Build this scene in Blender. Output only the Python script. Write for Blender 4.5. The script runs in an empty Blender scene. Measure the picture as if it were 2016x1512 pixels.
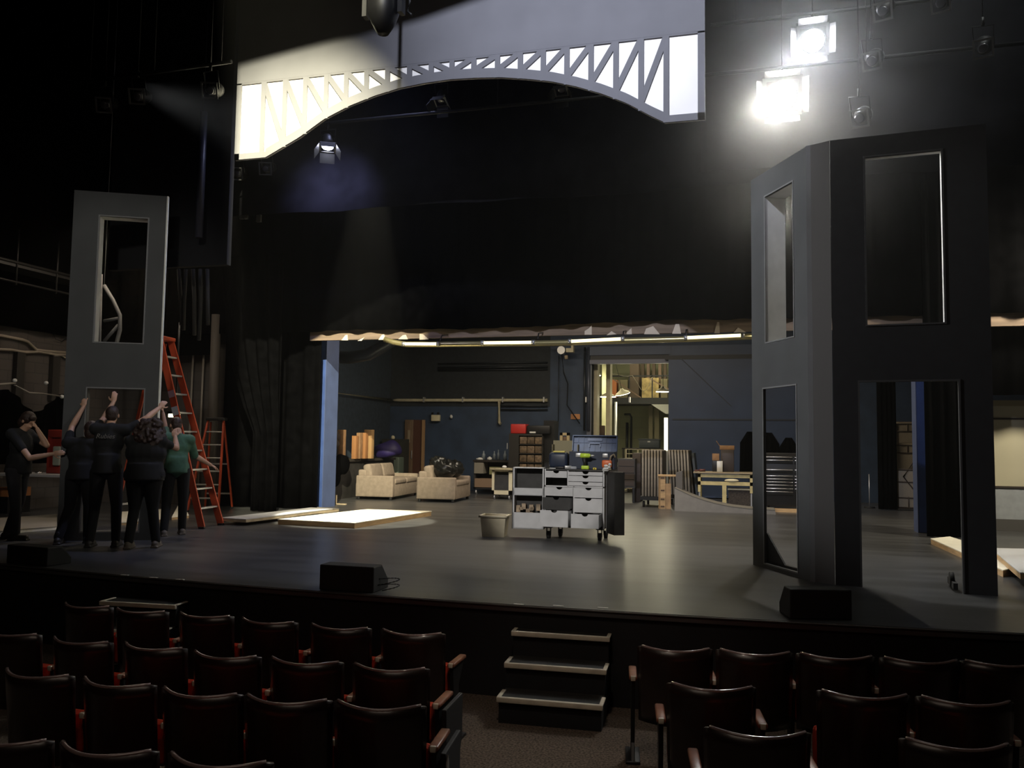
import bpy, bmesh, math, random
from mathutils import Vector, Matrix, Quaternion
random.seed(7)
PI = math.pi
S = bpy.context.scene
COL = S.collection
# ------------------------------------------------------------------ camera
F_PX, W_PX, H_PX = 1650.0, 2016.0, 1512.0
PITCH, YAW, ROLL = math.atan(115 / 1650), 0.27, 0.0139
EYE = Vector((0, 0, 1.4))
CAMROT = Matrix.Rotation(YAW, 3, 'Z') @ Matrix.Rotation(PI / 2 + PITCH, 3, 'X') @ Matrix.Rotation(ROLL, 3, 'Z')
cd = bpy.data.cameras.new('camera'); cam = bpy.data.objects.new('camera', cd); COL.objects.link(cam)
cam.matrix_world = Matrix.Translation(EYE) @ CAMROT.to_4x4()
cd.sensor_width = 36; cd.lens = F_PX / W_PX * 36; cd.clip_start = 0.05; cd.clip_end = 200
S.camera = cam
# ------------------------------------------------------------------ view
S.view_settings.view_transform = 'Standard'; S.view_settings.look = 'None'
S.view_settings.exposure = 0.0; S.view_settings.gamma = 1.0
S.view_settings.use_curve_mapping = False
# ------------------------------------------------------------------ world: a dark closed hall
wd = bpy.data.worlds.new('dark_hall'); S.world = wd; wd.use_nodes = True
wd.node_tree.nodes['Background'].inputs[0].default_value = (0.8, 0.85, 1, 1)
wd.node_tree.nodes['Background'].inputs[1].default_value = 0.004
# ------------------------------------------------------------------ lights
def lamp(kind, loc, power, color, target=None, size=0.3, size_y=None, cone=60, blend=0.4, name='light'):
    l = bpy.data.lights.new(name, kind); l.energy = power; l.color = color
    if kind == 'AREA':
        l.size = size
        if size_y: l.shape = 'RECTANGLE'; l.size_y = size_y
    else: l.shadow_soft_size = size
    if kind == 'SPOT': l.spot_size = math.radians(cone); l.spot_blend = blend
    o = bpy.data.objects.new(name, l); COL.objects.link(o); o.location = loc
    if target is not None:
        o.rotation_euler = (Vector(target) - Vector(loc)).to_track_quat('-Z', 'Y').to_euler()
    return o
WARM = (1.0, 0.93, 0.66); COOL = (0.80, 0.84, 1.0); TUNG = (1.0, 0.86, 0.66)
# front-of-house lamps on the bridge header
lamp('SPOT', (-2.6, 3.0, 8.5), 28000, WARM, (-6.2, 10.05, 4.95), 0.05, cone=29, blend=1.0, name='foh_warm')
lamp('SPOT', (-2.0, 3.0, 8.6), 4000, COOL, (-1.7, 10.05, 7.0), 0.05, cone=58, blend=1.0, name='foh_cool')
# cross light on the left flat, the crew and the right unit
lamp('SPOT', (-3.6, 0.5, 6.2), 750, (1.0, 0.98, 0.90), (-8.4, 9.6, 2.8), 0.25, cone=26, blend=0.7, name='foh_left')
lamp('SPOT', (0.9, 8.2, 5.4), 340, (1.0, 0.95, 0.86), (-8.2, 9.4, 2.6), 0.12, cone=38, blend=0.7, name='cross_from_right')
lamp('SPOT', (-7.0, 8.3, 5.6), 1600, (0.95, 0.97, 1.0), (0.5, 9.6, 2.8), 0.12, cone=33, blend=0.6, name='cross_from_left')
lamp('SPOT', (-3.0, 1.0, 6.6), 3400, (1.0, 0.96, 0.9), (-2.7, 12.2, 0.75), 0.1, cone=10.5, blend=0.6, name='foh_centre')
lamp('SPOT', (-5.0, 11.2, 8.5), 750, (0.55, 0.60, 1.0), (-6.5, 8.6, 0), 0.2, cone=72, blend=0.9, name='stage_blue')
lamp('SPOT', (-6.4, 13.5, 7.5), 6500, (1, .95, .74), (-6.5, 13.45, 0), 0.05, cone=21.5, blend=0.15, name='platform_special')
# the two lamps over the right unit
lamp('SPOT', (0.6, 13.0, 4.9), 280, (1, .95, .82), (0.0, 8.0, 0), 0.06, cone=100, blend=0.6, name='upstage_lamp')
lamp('SPOT', (0.35, 10.6, 5.74), 420, (1, .98, .92), (0.6, 7.6, 0), 0.05, cone=110, blend=0.6, name='work_lamp_low')
lamp('SPOT', (0.72, 11.0, 6.52), 160, (0.85, .88, 1), (0.9, 7.4, 0), 0.05, cone=100, blend=0.6, name='work_lamp_high')
lamp('SPOT', (-6.55, 11.3, 5.60), 230, (0.50, .52, 1), (-6.6, 12.5, 5.42), 0.05, cone=88, blend=0.9, name='border_lamp')
lamp('AREA', (2.5, 9.6, 9.5), 70, (.95, 1, .95), (2.0, 12.0, 7.0), 3, 1, name='right_border_wash')
# shop lighting
lamp('AREA', (-4.2, 17.5, 5.0), 330, TUNG, None, 5.0, 1.8, name='shop_light')
lamp('AREA', (0.0, 17.4, 5.0), 110, (1, .86, .66), None, 4.0, 1.6, name='shop_light_right')
lamp('AREA', (-2.6, 28.0, 4.9), 190, (1, .93, .62), None, 3.0, 3.0, name='dock_light')
lamp('AREA', (4.8, 13.0, 4.6), 220, (1, .9, .7), (5.0, 16.3, 1.2), .6, .6, name='wing_right_light')
lamp('AREA', (-10.4, 12.6, 5.0), 40, (1, .82, .62), None, 1.6, 1.6, name='wing_left_light')
lamp('SPOT', (-9.0, 13.2, 6.0), 260, TUNG, (-8.6, 10.2, 1.0), 0.1, cone=45, blend=.5, name='wing_left_spot')
# house lights over the stalls
lamp('SPOT', (-1.1, 3.6, 4.6), 130, (1, .84, .68), (-1.2, 6.3, -.6), 0.15, cone=36, blend=.7, name='aisle_light')
lamp('AREA', (-2.0, 0.5, 6.0), 30, (1, .78, .62), (-2, 5, -0.8), 4, 2, name='house_light')
# ------------------------------------------------------------------ pixel helpers (photo point on a real plane)
def _ray(px, py): return CAMROT @ Vector(((px - W_PX / 2) / F_PX, -(py - H_PX / 2) / F_PX, -1))
def onz(px, py, z=0.0): d = _ray(px, py); return EYE + d * ((z - EYE.z) / d.z)
def ony(px, py, y): d = _ray(px, py); return EYE + d * (y / d.y)
def onx(px, py, x): d = _ray(px, py); return EYE + d * (x / d.x)
def onwall(px, py, A, B):
    t = Vector((B[0] - A[0], B[1] - A[1], 0)).normalized(); n = Vector((-t.y, t.x, 0)); d = _ray(px, py)
    p = EYE + d * ((Vector((A[0], A[1], 0)) - EYE).dot(n) / d.dot(n))
    return (p - Vector((A[0], A[1], 0))).dot(t), p.z
def xz(px, py, y): p = ony(px, py, y); return p.x, p.z
# ------------------------------------------------------------------ materials
MATS = {}
def mat(name, col, rough=0.6, metal=0.0, var=0.0, scale=8.0, emit=0.0, stretch=None, bump=0.0, spec=0.5, col2=None, coat=0.0):
    if name in MATS: return MATS[name]
    m = bpy.data.materials.new(name); m.use_nodes = True; nt = m.node_tree; b = nt.nodes['Principled BSDF']
    b.inputs['Base Color'].default_value = (*col, 1); b.inputs['Roughness'].default_value = rough
    b.inputs['Metallic'].default_value = metal; b.inputs['Specular IOR Level'].default_value = spec
    if coat: b.inputs['Coat Weight'].default_value = coat; b.inputs['Coat Roughness'].default_value = 0.12
    if emit:
        b.inputs['Emission Color'].default_value = (*col, 1); b.inputs['Emission Strength'].default_value = emit
    tc = nt.nodes.new('ShaderNodeTexCoord'); mp = nt.nodes.new('ShaderNodeMapping'); nz = nt.nodes.new('ShaderNodeTexNoise')
    nt.links.new(tc.outputs['Object'], mp.inputs[0]); nt.links.new(mp.outputs[0], nz.inputs[0])
    nz.inputs['Scale'].default_value = scale; nz.inputs['Detail'].default_value = 6
    if stretch: mp.inputs['Scale'].default_value = stretch
    if var > 0 or col2:
        cr = nt.nodes.new('ShaderNodeMix'); cr.data_type = 'RGBA'
        c2 = col2 if col2 else tuple(min(1, c * (1 + var)) for c in col); c1 = col if col2 else tuple(c * (1 - var) for c in col)
        cr.inputs[6].default_value = (*c1, 1); cr.inputs[7].default_value = (*c2, 1)
        rr = nt.nodes.new('ShaderNodeMapRange'); rr.inputs[1].default_value = 0.35; rr.inputs[2].default_value = 0.65
        nt.links.new(nz.outputs['Fac'], rr.inputs[0]); nt.links.new(rr.outputs[0], cr.inputs[0]); nt.links.new(cr.outputs[2], b.inputs['Base Color'])
    if bump:
        bp = nt.nodes.new('ShaderNodeBump'); bp.inputs['Strength'].default_value = bump; bp.inputs['Distance'].default_value = 0.01
        nt.links.new(nz.outputs['Fac'], bp.inputs['Height']); nt.links.new(bp.outputs[0], b.inputs['Normal'])
    MATS[name] = m; return m
def brickmat(name, c1, c2, mortar, bw=0.4, bh=0.2, rough=0.8, rot=(PI / 2, 0, 0), bump=0.3, ms=0.008):
    m = bpy.data.materials.new(name); m.use_nodes = True; nt = m.node_tree; b = nt.nodes['Principled BSDF']
    tc = nt.nodes.new('ShaderNodeTexCoord'); mp = nt.nodes.new('ShaderNodeMapping'); br = nt.nodes.new('ShaderNodeTexBrick')
    mp.inputs['Rotation'].default_value = rot
    nt.links.new(tc.outputs['Object'], mp.inputs[0]); nt.links.new(mp.outputs[0], br.inputs[0])
    br.inputs['Color1'].default_value = (*c1, 1); br.inputs['Color2'].default_value = (*c2, 1); br.inputs['Mortar'].default_value = (*mortar, 1)
    br.inputs['Scale'].default_value = 1; br.inputs['Brick Width'].default_value = bw; br.inputs['Row Height'].default_value = bh; br.inputs['Mortar Size'].default_value = ms
    nt.links.new(br.outputs[0], b.inputs['Base Color']); b.inputs['Roughness'].default_value = rough
    bp = nt.nodes.new('ShaderNodeBump'); bp.inputs['Strength'].default_value = bump; bp.inputs['Distance'].default_value = 0.01; bp.invert = True
    nt.links.new(br.outputs['Fac'], bp.inputs['Height']); nt.links.new(bp.outputs[0], b.inputs['Normal'])
    MATS[name] = m; return m
M_black = mat('black_paint', (.006, .006, .007), .75, var=.3, scale=3)
M_cloth = mat('black_velour', (.0016, .0016, .0018), .95, var=.3, scale=5, spec=0)
M_border = mat('dark_border_cloth', (.010, .010, .012), .95, var=.25, scale=3, spec=.02)
M_dmetal = mat('black_metal', (.012, .012, .013), .45, .3)
M_floor = mat('stage_floor_paint', (.056, .056, .056), .33, var=.28, scale=1.6, stretch=(.35, 2.2, 1), bump=.06)
M_carpet = mat('aisle_carpet', (.10, .078, .062), .95, var=.5, scale=60, spec=.05, bump=.5)
M_grey = mat('grey_flat_paint', (.060, .062, .063), .75, var=.10, scale=2)
M_grey2 = mat('lit_grey_flat_paint', (.19, .19, .195), .75, var=.08, scale=2)  # flat grey made paler to paint light on the post strip
M_edge = mat('pale_edge_paint', (.75, .75, .68), .7, var=.08)
M_bridge = mat('bridge_grey_paint', (.125, .125, .135), .8, var=.06, scale=2)
M_white = mat('white_panel', (.82, .80, .76), .8, var=.05, scale=1.2)
M_bluewall = mat('blue_shop_wall', (.026, .046, .088), .6, var=.2, scale=2.5)
M_bluedoor = mat('blue_sliding_door', (.030, .050, .105), .45, var=.12, scale=1.5)
M_blue = mat('blue_column_paint', (.035, .07, .22), .5, var=.15, scale=3)
M_bluelit = mat('lit_blue_column_paint', (.06, .085, .18), .5, var=.1, scale=3)  # same blue made paler for the side the shop lights
M_block = brickmat('painted_block_wall', (.085, .072, .064), (.075, .064, .058), (.055, .048, .045), rot=(PI / 2, PI / 2, 0))
M_block2 = brickmat('painted_block_wall_back', (.070, .062, .056), (.062, .055, .05), (.05, .045, .042))
M_green = brickmat('green_block_wall', (.17, .17, .10), (.155, .16, .095), (.12, .12, .075), bw=.8, bh=.4)
M_pipe = mat('cream_pipe_paint', (.42, .38, .26), .45, var=.12)
M_dpipe = mat('dark_pipe', (.022, .026, .032), .35, .4)
M_wood = mat('pine_wood', (.52, .34, .17), .6, var=.18, scale=4, stretch=(1, 1, 8))
M_ply = mat('plywood_edge', (.40, .32, .21), .7, var=.2, scale=6)
M_cream = mat('cream_board', (.86, .82, .68), .6, var=.04)
M_yellow = mat('yellow_bench_paint', (.55, .46, .22), .6, var=.12)
M_orange = mat('orange_fibreglass', (.46, .065, .022), .42, var=.12, scale=6)
M_alum = mat('aluminium', (.55, .55, .54), .4, .7)
M_chrome = mat('chrome', (.8, .8, .8), .2, 1.0)
M_sofa = mat('beige_upholstery', (.23, .185, .145), .95, var=.10, scale=10, spec=.1, bump=.2)
M_bag = mat('black_plastic', (.010, .010, .009), .28, bump=.8, scale=14)
M_cart = mat('grey_cart_paint', (.50, .50, .51), .55, var=.08, scale=5)
M_cartdark = mat('charcoal_cart_paint', (.028, .027, .026), .6, var=.2)
M_brown = mat('brown_paint', (.11, .065, .04), .6, var=.25)
M_card = mat('cardboard', (.22, .12, .055), .85, var=.15)
M_rubber = mat('black_rubber', (.01, .01, .01), .6)
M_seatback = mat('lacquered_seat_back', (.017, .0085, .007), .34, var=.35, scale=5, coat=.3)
M_seatrim = mat('seat_back_edge', (.22, .16, .15), .13, coat=1.0)  # lighter base paints a glint along the seat tops
M_seatred = mat('red_seat_fabric', (.42, .045, .02), .85, var=.2, scale=14, spec=.15)
M_arm = mat('brown_armrest_wood', (.20, .075, .04), .38, var=.3, scale=10)
M_skin = mat('skin', (.46, .27, .18), .55, var=.06)
M_hair = mat('dark_brown_hair', (.025, .012, .008), .6, var=.4, scale=40, bump=.8)
M_bshirt = mat('black_shirt_cloth', (.006, .006, .0065), .9, bump=.15, scale=12)
M_btrous = mat('black_trouser_cloth', (.004, .004, .0045), .9, bump=.15, scale=12)
M_jeans = mat('dark_denim', (.018, .018, .022), .9, bump=.15, scale=18)
M_greencl = mat('green_jacket_cloth', (.045, .11, .07), .85, var=.2, bump=.3, scale=10)
M_shoe = mat('black_shoe', (.02, .018, .016), .6)
M_boot = mat('tan_boot', (.12, .10, .075), .7)
M_paper = mat('white_paper', (.62, .62, .60), .8)
M_ivory = mat('ivory_paint', (.62, .56, .38), .6, var=.06)
M_glow = mat('tube_glow', (1, .84, .42), .5, emit=2.6)
M_glowlamp = mat('lamp_glow', (1, .95, .85), .5, emit=60)
M_glowcool = mat('lamp_glow_cool', (.9, .92, 1), .5, emit=40)
M_red = mat('red_plastic', (.42, .02, .015), .5)
M_blueplastic = mat('blue_plastic', (.035, .075, .17), .45, var=.2)
M_navy = mat('navy_plastic', (.012, .020, .042), .45, var=.2)
M_lime = mat('lime_plastic', (.45, .62, .05), .4)
M_binbeige = mat('beige_plastic', (.58, .52, .38), .5, var=.1)
M_tread = mat('black_stair_tread', (.012, .011, .009), .8, var=.3)
M_nosing = mat('pale_nosing', (.58, .53, .42), .55, var=.12)
M_brownborder = mat('brown_fascia', (.18, .13, .09), .8, var=.22, scale=3, stretch=(.4, 1, 6))
M_fleece = mat('orange_sheet', (.5, .22, .06), .8)
M_greybin = mat('slate_plastic', (.06, .075, .085), .5)
# ------------------------------------------------------------------ mesh builder
class MB:
    def __init__(s): s.bm = bmesh.new()
    def _add(s, verts, faces, M=None, smooth=False):
        vs = [s.bm.verts.new(M @ Vector(v) if M else Vector(v)) for v in verts]
        for f in faces:
            try:
                fc = s.bm.faces.new([vs[i] for i in f]); fc.smooth = smooth
            except ValueError: pass
        return vs
    def box(s, x0, x1, y0, y1, z0, z1, M=None):
        v = [(x, y, z) for z in (z0, z1) for y in (y0, y1) for x in (x0, x1)]
        s._add(v, [(0, 2, 3, 1), (4, 5, 7, 6), (0, 1, 5, 4), (2, 6, 7, 3), (0, 4, 6, 2), (1, 3, 7, 5)], M); return s
    def rbox(s, x0, x1, y0, y1, z0, z1, r=.01, seg=2, M=None, smooth=True):
        t = bmesh.new(); bmesh.ops.create_cube(t, size=1)
        for v in t.verts: v.co = Vector(((x0 + x1) / 2 + v.co.x * (x1 - x0), (y0 + y1) / 2 + v.co.y * (y1 - y0), (z0 + z1) / 2 + v.co.z * (z1 - z0)))
        bmesh.ops.bevel(t, geom=t.edges[:], offset=r, segments=seg, profile=.5, affect='EDGES')
        s.merge(t, M, smooth); return s
    def merge(s, t, M=None, smooth=True):
        t.verts.index_update(); s._add([v.co.copy() for v in t.verts], [[v.index for v in f.verts] for f in t.faces], M, smooth); t.free()
    def cyl(s, p0, p1, r0, r1=None, n=14, caps=True, smooth=True):
        r1 = r0 if r1 is None else r1; p0 = Vector(p0); p1 = Vector(p1); q = (p1 - p0).to_track_quat('Z', 'Y')
        a = [p0 + q @ Vector((r0 * math.cos(2 * PI * i / n), r0 * math.sin(2 * PI * i / n), 0)) for i in range(n)]
        b = [p1 + q @ Vector((r1 * math.cos(2 * PI * i / n), r1 * math.sin(2 * PI * i / n), 0)) for i in range(n)]
        vs = s._add(a + b, [(i, (i + 1) % n, n + (i + 1) % n, n + i) for i in range(n)], None, smooth)
        if caps: s.bm.faces.new(vs[:n][::-1]); s.bm.faces.new(vs[n:])
        return s
    def bar(s, p0, p1, w, h, up=(0, 0, 1)):
        p0 = Vector(p0); p1 = Vector(p1); d = (p1 - p0).normalized(); u = Vector(up); x = d.cross(u)
        if x.length < 1e-4: x = d.cross(Vector((0, 1, 0)))
        x.normalize(); u = x.cross(d); x *= w / 2; u *= h / 2
        v = [p + a * x + b * u for p in (p0, p1) for a, b in ((-1, -1), (1, -1), (1, 1), (-1, 1))]
        s._add(v, [(3, 2, 1, 0), (4, 5, 6, 7), (0, 1, 5, 4), (1, 2, 6, 5), (2, 3, 7, 6), (3, 0, 4, 7)]); return s
    def tube(s, pts, r, n=10):
        pts = [Vector(p) for p in pts]; rings = []
        for i, p in enumerate(pts):
            d = (pts[min(i + 1, len(pts) - 1)] - pts[max(i - 1, 0)]).normalized(); q = d.to_track_quat('Z', 'Y')
            rings.append([s.bm.verts.new(p + q @ Vector((r * math.cos(2 * PI * k / n), r * math.sin(2 * PI * k / n), 0))) for k in range(n)])
        for a, b in zip(rings, rings[1:]):
            sh = min(range(n), key=lambda o: (b[o].co - a[0].co).length)
            for k in range(n):
                f = s.bm.faces.new((a[k], a[(k + 1) % n], b[(k + 1 + sh) % n], b[(k + sh) % n])); f.smooth = True
        s.bm.faces.new(rings[0][::-1]); s.bm.faces.new(rings[-1]); return s
    def prism(s, poly, d0, d1, plane='xz', M=None):
        n = len(poly)
        def P(a, b, d): return {'xz': (a, d, b), 'xy': (a, b, d), 'yz': (d, a, b)}[plane]
        v = [P(a, b, d0) for a, b in poly] + [P(a, b, d1) for a, b in poly]
        s._add(v, [tuple(range(n)), tuple(range(2 * n - 1, n - 1, -1))] + [(i, i + n, (i + 1) % n + n, (i + 1) % n) for i in range(n)], M); return s
    def lathe(s, prof, c=(0, 0, 0), n=20, M=None):
        c = Vector(c); v = []; m = len(prof)
        for r, z in prof:
            for k in range(n): v.append(c + Vector((r * math.cos(2 * PI * k / n), r * math.sin(2 * PI * k / n), z)))
        f = [(i * n + k, i * n + (k + 1) % n, (i + 1) * n + (k + 1) % n, (i + 1) * n + k) for i in range(m - 1) for k in range(n)]
        f += [tuple(range(n))[::-1], tuple(range((m - 1) * n, m * n))]
        s._add(v, f, M, True); return s
    def ell(s, c, r, rot=None, n=12):
        t = bmesh.new(); bmesh.ops.create_uvsphere(t, u_segments=n + 4, v_segments=n, radius=1)
        M = Matrix.Translation(Vector(c)) @ (rot.to_4x4() if rot else Matrix.Identity(4)) @ Matrix.Diagonal((*r, 1)); s.merge(t, M); return s
    def cap(s, p0, p1, r0, r1=None, n=12):
        r1 = r0 if r1 is None else r1; s.cyl(p0, p1, r0, r1, n); s.ell(p0, (r0,) * 3, n=8); s.ell(p1, (r1,) * 3, n=8); return s
    def sheet(s, fn, nu, nv, th=0.0):
        g = [[s.bm.verts.new(Vector(fn(i / nu, j / nv))) for j in range(nv + 1)] for i in range(nu + 1)]
        for i in range(nu):
            for j in range(nv):
                f = s.bm.faces.new((g[i][j], g[i + 1][j], g[i + 1][j + 1], g[i][j + 1])); f.smooth = True
        if th: bmesh.ops.solidify(s.bm, geom=s.bm.faces[:], thickness=th)
        return s
    def build(s, name, m, parent=None, recalc=True, bevel=0, mods=None):
        if recalc: bmesh.ops.recalc_face_normals(s.bm, faces=s.bm.faces[:])
        me = bpy.data.meshes.new(name); s.bm.to_mesh(me); s.bm.free(); me.materials.append(m)
        o = bpy.data.objects.new(name, me); COL.objects.link(o)
        if parent is not None: o.parent = parent
        if bevel:
            b = o.modifiers.new('b', 'BEVEL'); b.width = bevel; b.segments = 2; b.limit_method = 'ANGLE'; b.angle_limit = math.radians(50)
        return o
def tag(o, label=None, cat=None, group=None, kind=None):
    if label: o['label'] = label
    if cat: o['category'] = cat
    if group: o['group'] = group
    if kind: o['kind'] = kind
    return o
def thing(name, label, cat, loc=(0, 0, 0), rz=0.0, group=None):
    o = bpy.data.objects.new(name, None); COL.objects.link(o); o.empty_display_size = .1
    o.location = loc; o.rotation_euler = (0, 0, rz); return tag(o, label, cat, group)
def struct(o): o['kind'] = 'structure'; return o
def dup(root, loc=None, rz=None, label=None, group=None, parent=None):
    c = root.copy(); COL.objects.link(c)
    if parent is not None: c.parent = parent
    if loc is not None: c.location = loc
    if rz is not None: c.rotation_euler = (0, 0, rz)
    if label: c['label'] = label
    if group: c['group'] = group
    for ch in KIDS(root): dup(ch, parent=c)
    return c
def KIDS(o): return [x for x in ALLOBJ() if x.parent == o]
def ALLOBJ(): return list(COL.objects)
def lpart(o, l): o['label'] = l; return o
# ================================================================== SETTING
def apron_y(x): return 7.12 + .0115 * (x + 2.3) ** 2
YW = 23.0     # back wall of the shop
def build_setting():
    # stage floor slab with the bowed downstage edge
    xs = [-16 + i * .5 for i in range(49)]
    poly = [(x, apron_y(x)) for x in xs] + [(8, 36), (-16, 36)]
    struct(MB().prism(poly, -.06, 0, 'xy').build('floor', M_floor))
    poly2 = [(x, apron_y(x) + .03) for x in xs] + [(x, apron_y(x) + .25) for x in reversed(xs)]
    struct(MB().prism(poly2, -.86, -.06, 'xy').build('wall_apron', M_black))
    mb = MB(); mb.tube([(x, apron_y(x) - .004, -.012) for x in xs], .009, 6)
    struct(mb.build('trim_1', mat('apron_edge_strip', (.06, .055, .05), .45)))
    struct(MB().box(-16, 8, -4, 7.6 + .0, -.86, -.8).build('floor_stalls', M_carpet))
    struct(MB().box(-16.1, -15.9, -4, 36, -.86, 11).build('wall_left_outer', M_black))
    struct(MB().box(8, 8.1, -4, 36, -.86, 11).build('wall_right', M_black))
    struct(MB().box(-16, 8, -4.1, -4, -.86, 11).build('wall_rear', M_black))
    struct(MB().box(-16, 8, -4, 36, 11, 11.1).build('ceiling', M_black))
    # left wing block wall and the stub wall facing us
    struct(MB().box(-13.3, -13.1, 9.0, 15.4, 0, 5.6).build('wall_left', M_block))
    struct(MB().box(-13.1, -10.35, 15.3, 15.45, 0, 5.6).build('wall_left_return', M_block2))
    # shop shell
    struct(MB().box(-10.25, -10.1, 15.5, YW, 0, 5.2).build('wall_shop_left', mat('dark_blue_block', (.022, .034, .050), .7, var=.2)))
    dx0 = ony(1165, 800, YW).x; dx1 = ony(1318, 800, YW).x; dz = ony(1240, 714, YW).z
    w = MB(); w.box(-10.1, dx0, YW, YW + .2, 0, 5.2).box(dx1, 7.9, YW, YW + .2, 0, 5.2).box(dx0, dx1, YW, YW + .2, dz, 5.2)
    struct(w.build('wall_back', M_bluewall))
    struct(MB().box(-10.1, 7.9, 15.3, YW + .2, 5.2, 5.3).build('ceiling_shop', M_black))
    # dark upper band of the back wall left of the loading door
    zt = ony(925, 800, YW).z
    struct(MB().box(-10.1, ony(1083, 750, YW).x, YW - .012, YW - .002, zt - .0, 5.2).build('trim_2', mat('black_upper_band', (.012, .016, .020), .7, var=.2)))
    # steel beams above the loading door
    for k, (ya, yb, m) in enumerate([(682, 699, M_bluedoor), (699, 708, M_dmetal), (708, 716, mat('lilac_beam_paint', (.16, .17, .23), .5))]):
        za = ony(1240, ya, YW - .1).z; zb = ony(1240, yb, YW - .1).z
        struct(MB().box(ony(1163, 700, YW).x, dx1 + .05, YW - .16 + .04 * (k == 1), YW - .01, zb, za).build('trim_3', m))
    struct(MB().box(dx0 - .12, dx0, YW - .1, YW + .35, 0, dz).build('trim_4', mat('jamb_steel', (.12, .13, .17), .4, .3)))
    jm = MB(); jm.box(dx0 - .0, dx0 + .1, YW + .35, YW + .7, 0, 4.2); jm.box(dx0 + .22, dx0 + .34, YW + 1.1, YW + 1.5, 0, 4.2)
    struct(jm.build('trim_5', M_ivory))
    # loading dock beyond
    struct(MB().box(-7.5, 3, 31, 31.2, 0, 6.5).build('wall_dock', M_green))
    struct(MB().box(-7.6, -7.5, YW + .2, 31.2, 0, 6.5).build('wall_dock_left', M_ivory))
    struct(MB().box(2.9, 3, YW + .2, 31.2, 0, 6.5).build('wall_dock_right', M_green))
    struct(MB().box(-7.6, 3, YW + .2, 31.2, 6.5, 6.6).build('ceiling_dock', M_black))
    struct(MB().box(-5.2, dx1 + .6, 25.0, 25.18, 0, .06).build('trim_6', M_ivory))
    # big sliding door right of the opening
    sx0 = ony(1316, 800, YW - .35).x; sx1 = ony(1590, 800, YW - .35).x; sz = ony(1400, 707, YW - .35).z
    sd = MB().box(sx0, sx1, YW - .33, YW - .22, .03, sz).build('sliding_door', M_bluedoor)
    tag(sd, 'tall blue steel sliding door right of the loading doorway', 'door')
    zz = ony(1400, 826, YW - .35).z
    MB().box(sx0 + .1, sx1 - .1, YW - .345, YW - .33, zz - .02, zz + .02).build('seam', mat('door_seam', (.02, .026, .04), .6), sd)
    br = MB(); a = ony(1340, 705, YW - .35); b = ony(1440, 800, YW - .35); br.bar((a.x, YW - .336, a.z), (b.x, YW - .336, b.z), .012, .02)
    br.build('brace', mat('door_seam', (.02, .026, .04), .6), sd)
    rl = tag(MB().box(sx0 - .1, sx1 + .1, YW - .30, YW - .12, sz + .005, sz + .12).build('door_track', M_dmetal), 'dark overhead track above the blue sliding door', 'track')
    tag(MB().box(sx0, sx1 + .1, YW - .14, YW - .01, sz + .13, sz + .40).build('door_beam', M_bluedoor), 'blue steel beam above the sliding door track', 'beam')
    # brown wooden door in the back wall
    a = ony(799, 841, YW); b = ony(838, 841, YW)
    d = thing('wooden_door', 'brown wooden door ajar in the blue back wall behind the sofas', 'door', (a.x, YW - .03, 0))
    wdt = b.x - a.x; h = 2.02
    MB().rbox(0, .42 * wdt, -.05, 0, .02, h, .004).build('door_leaf', mat('brown_door', (.15, .095, .055), .5, var=.15, stretch=(6, 1, .6)), d)
    MB().box(.43 * wdt, .86 * wdt, -.03, 0, .02, h).build('inner_leaf', mat('dark_red_door', (.09, .035, .02), .5), d)
    MB().box(.88 * wdt, wdt, -.08, 0, 0, h).build('door_frame', mat('oak_frame', (.36, .22, .11), .5), d)
    MB().box(.16 * wdt, .28 * wdt, -.056, -.05, 1.35, 1.72).build('notice', mat('tan_notice', (.30, .24, .16), .7), d)
    hd = MB(); hd.rbox(.36 * wdt, .40 * wdt, -.075, -.05, .88, 1.12, .004); hd.build('door_handle', M_alum, d)
    # dark surround
build_setting()

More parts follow.
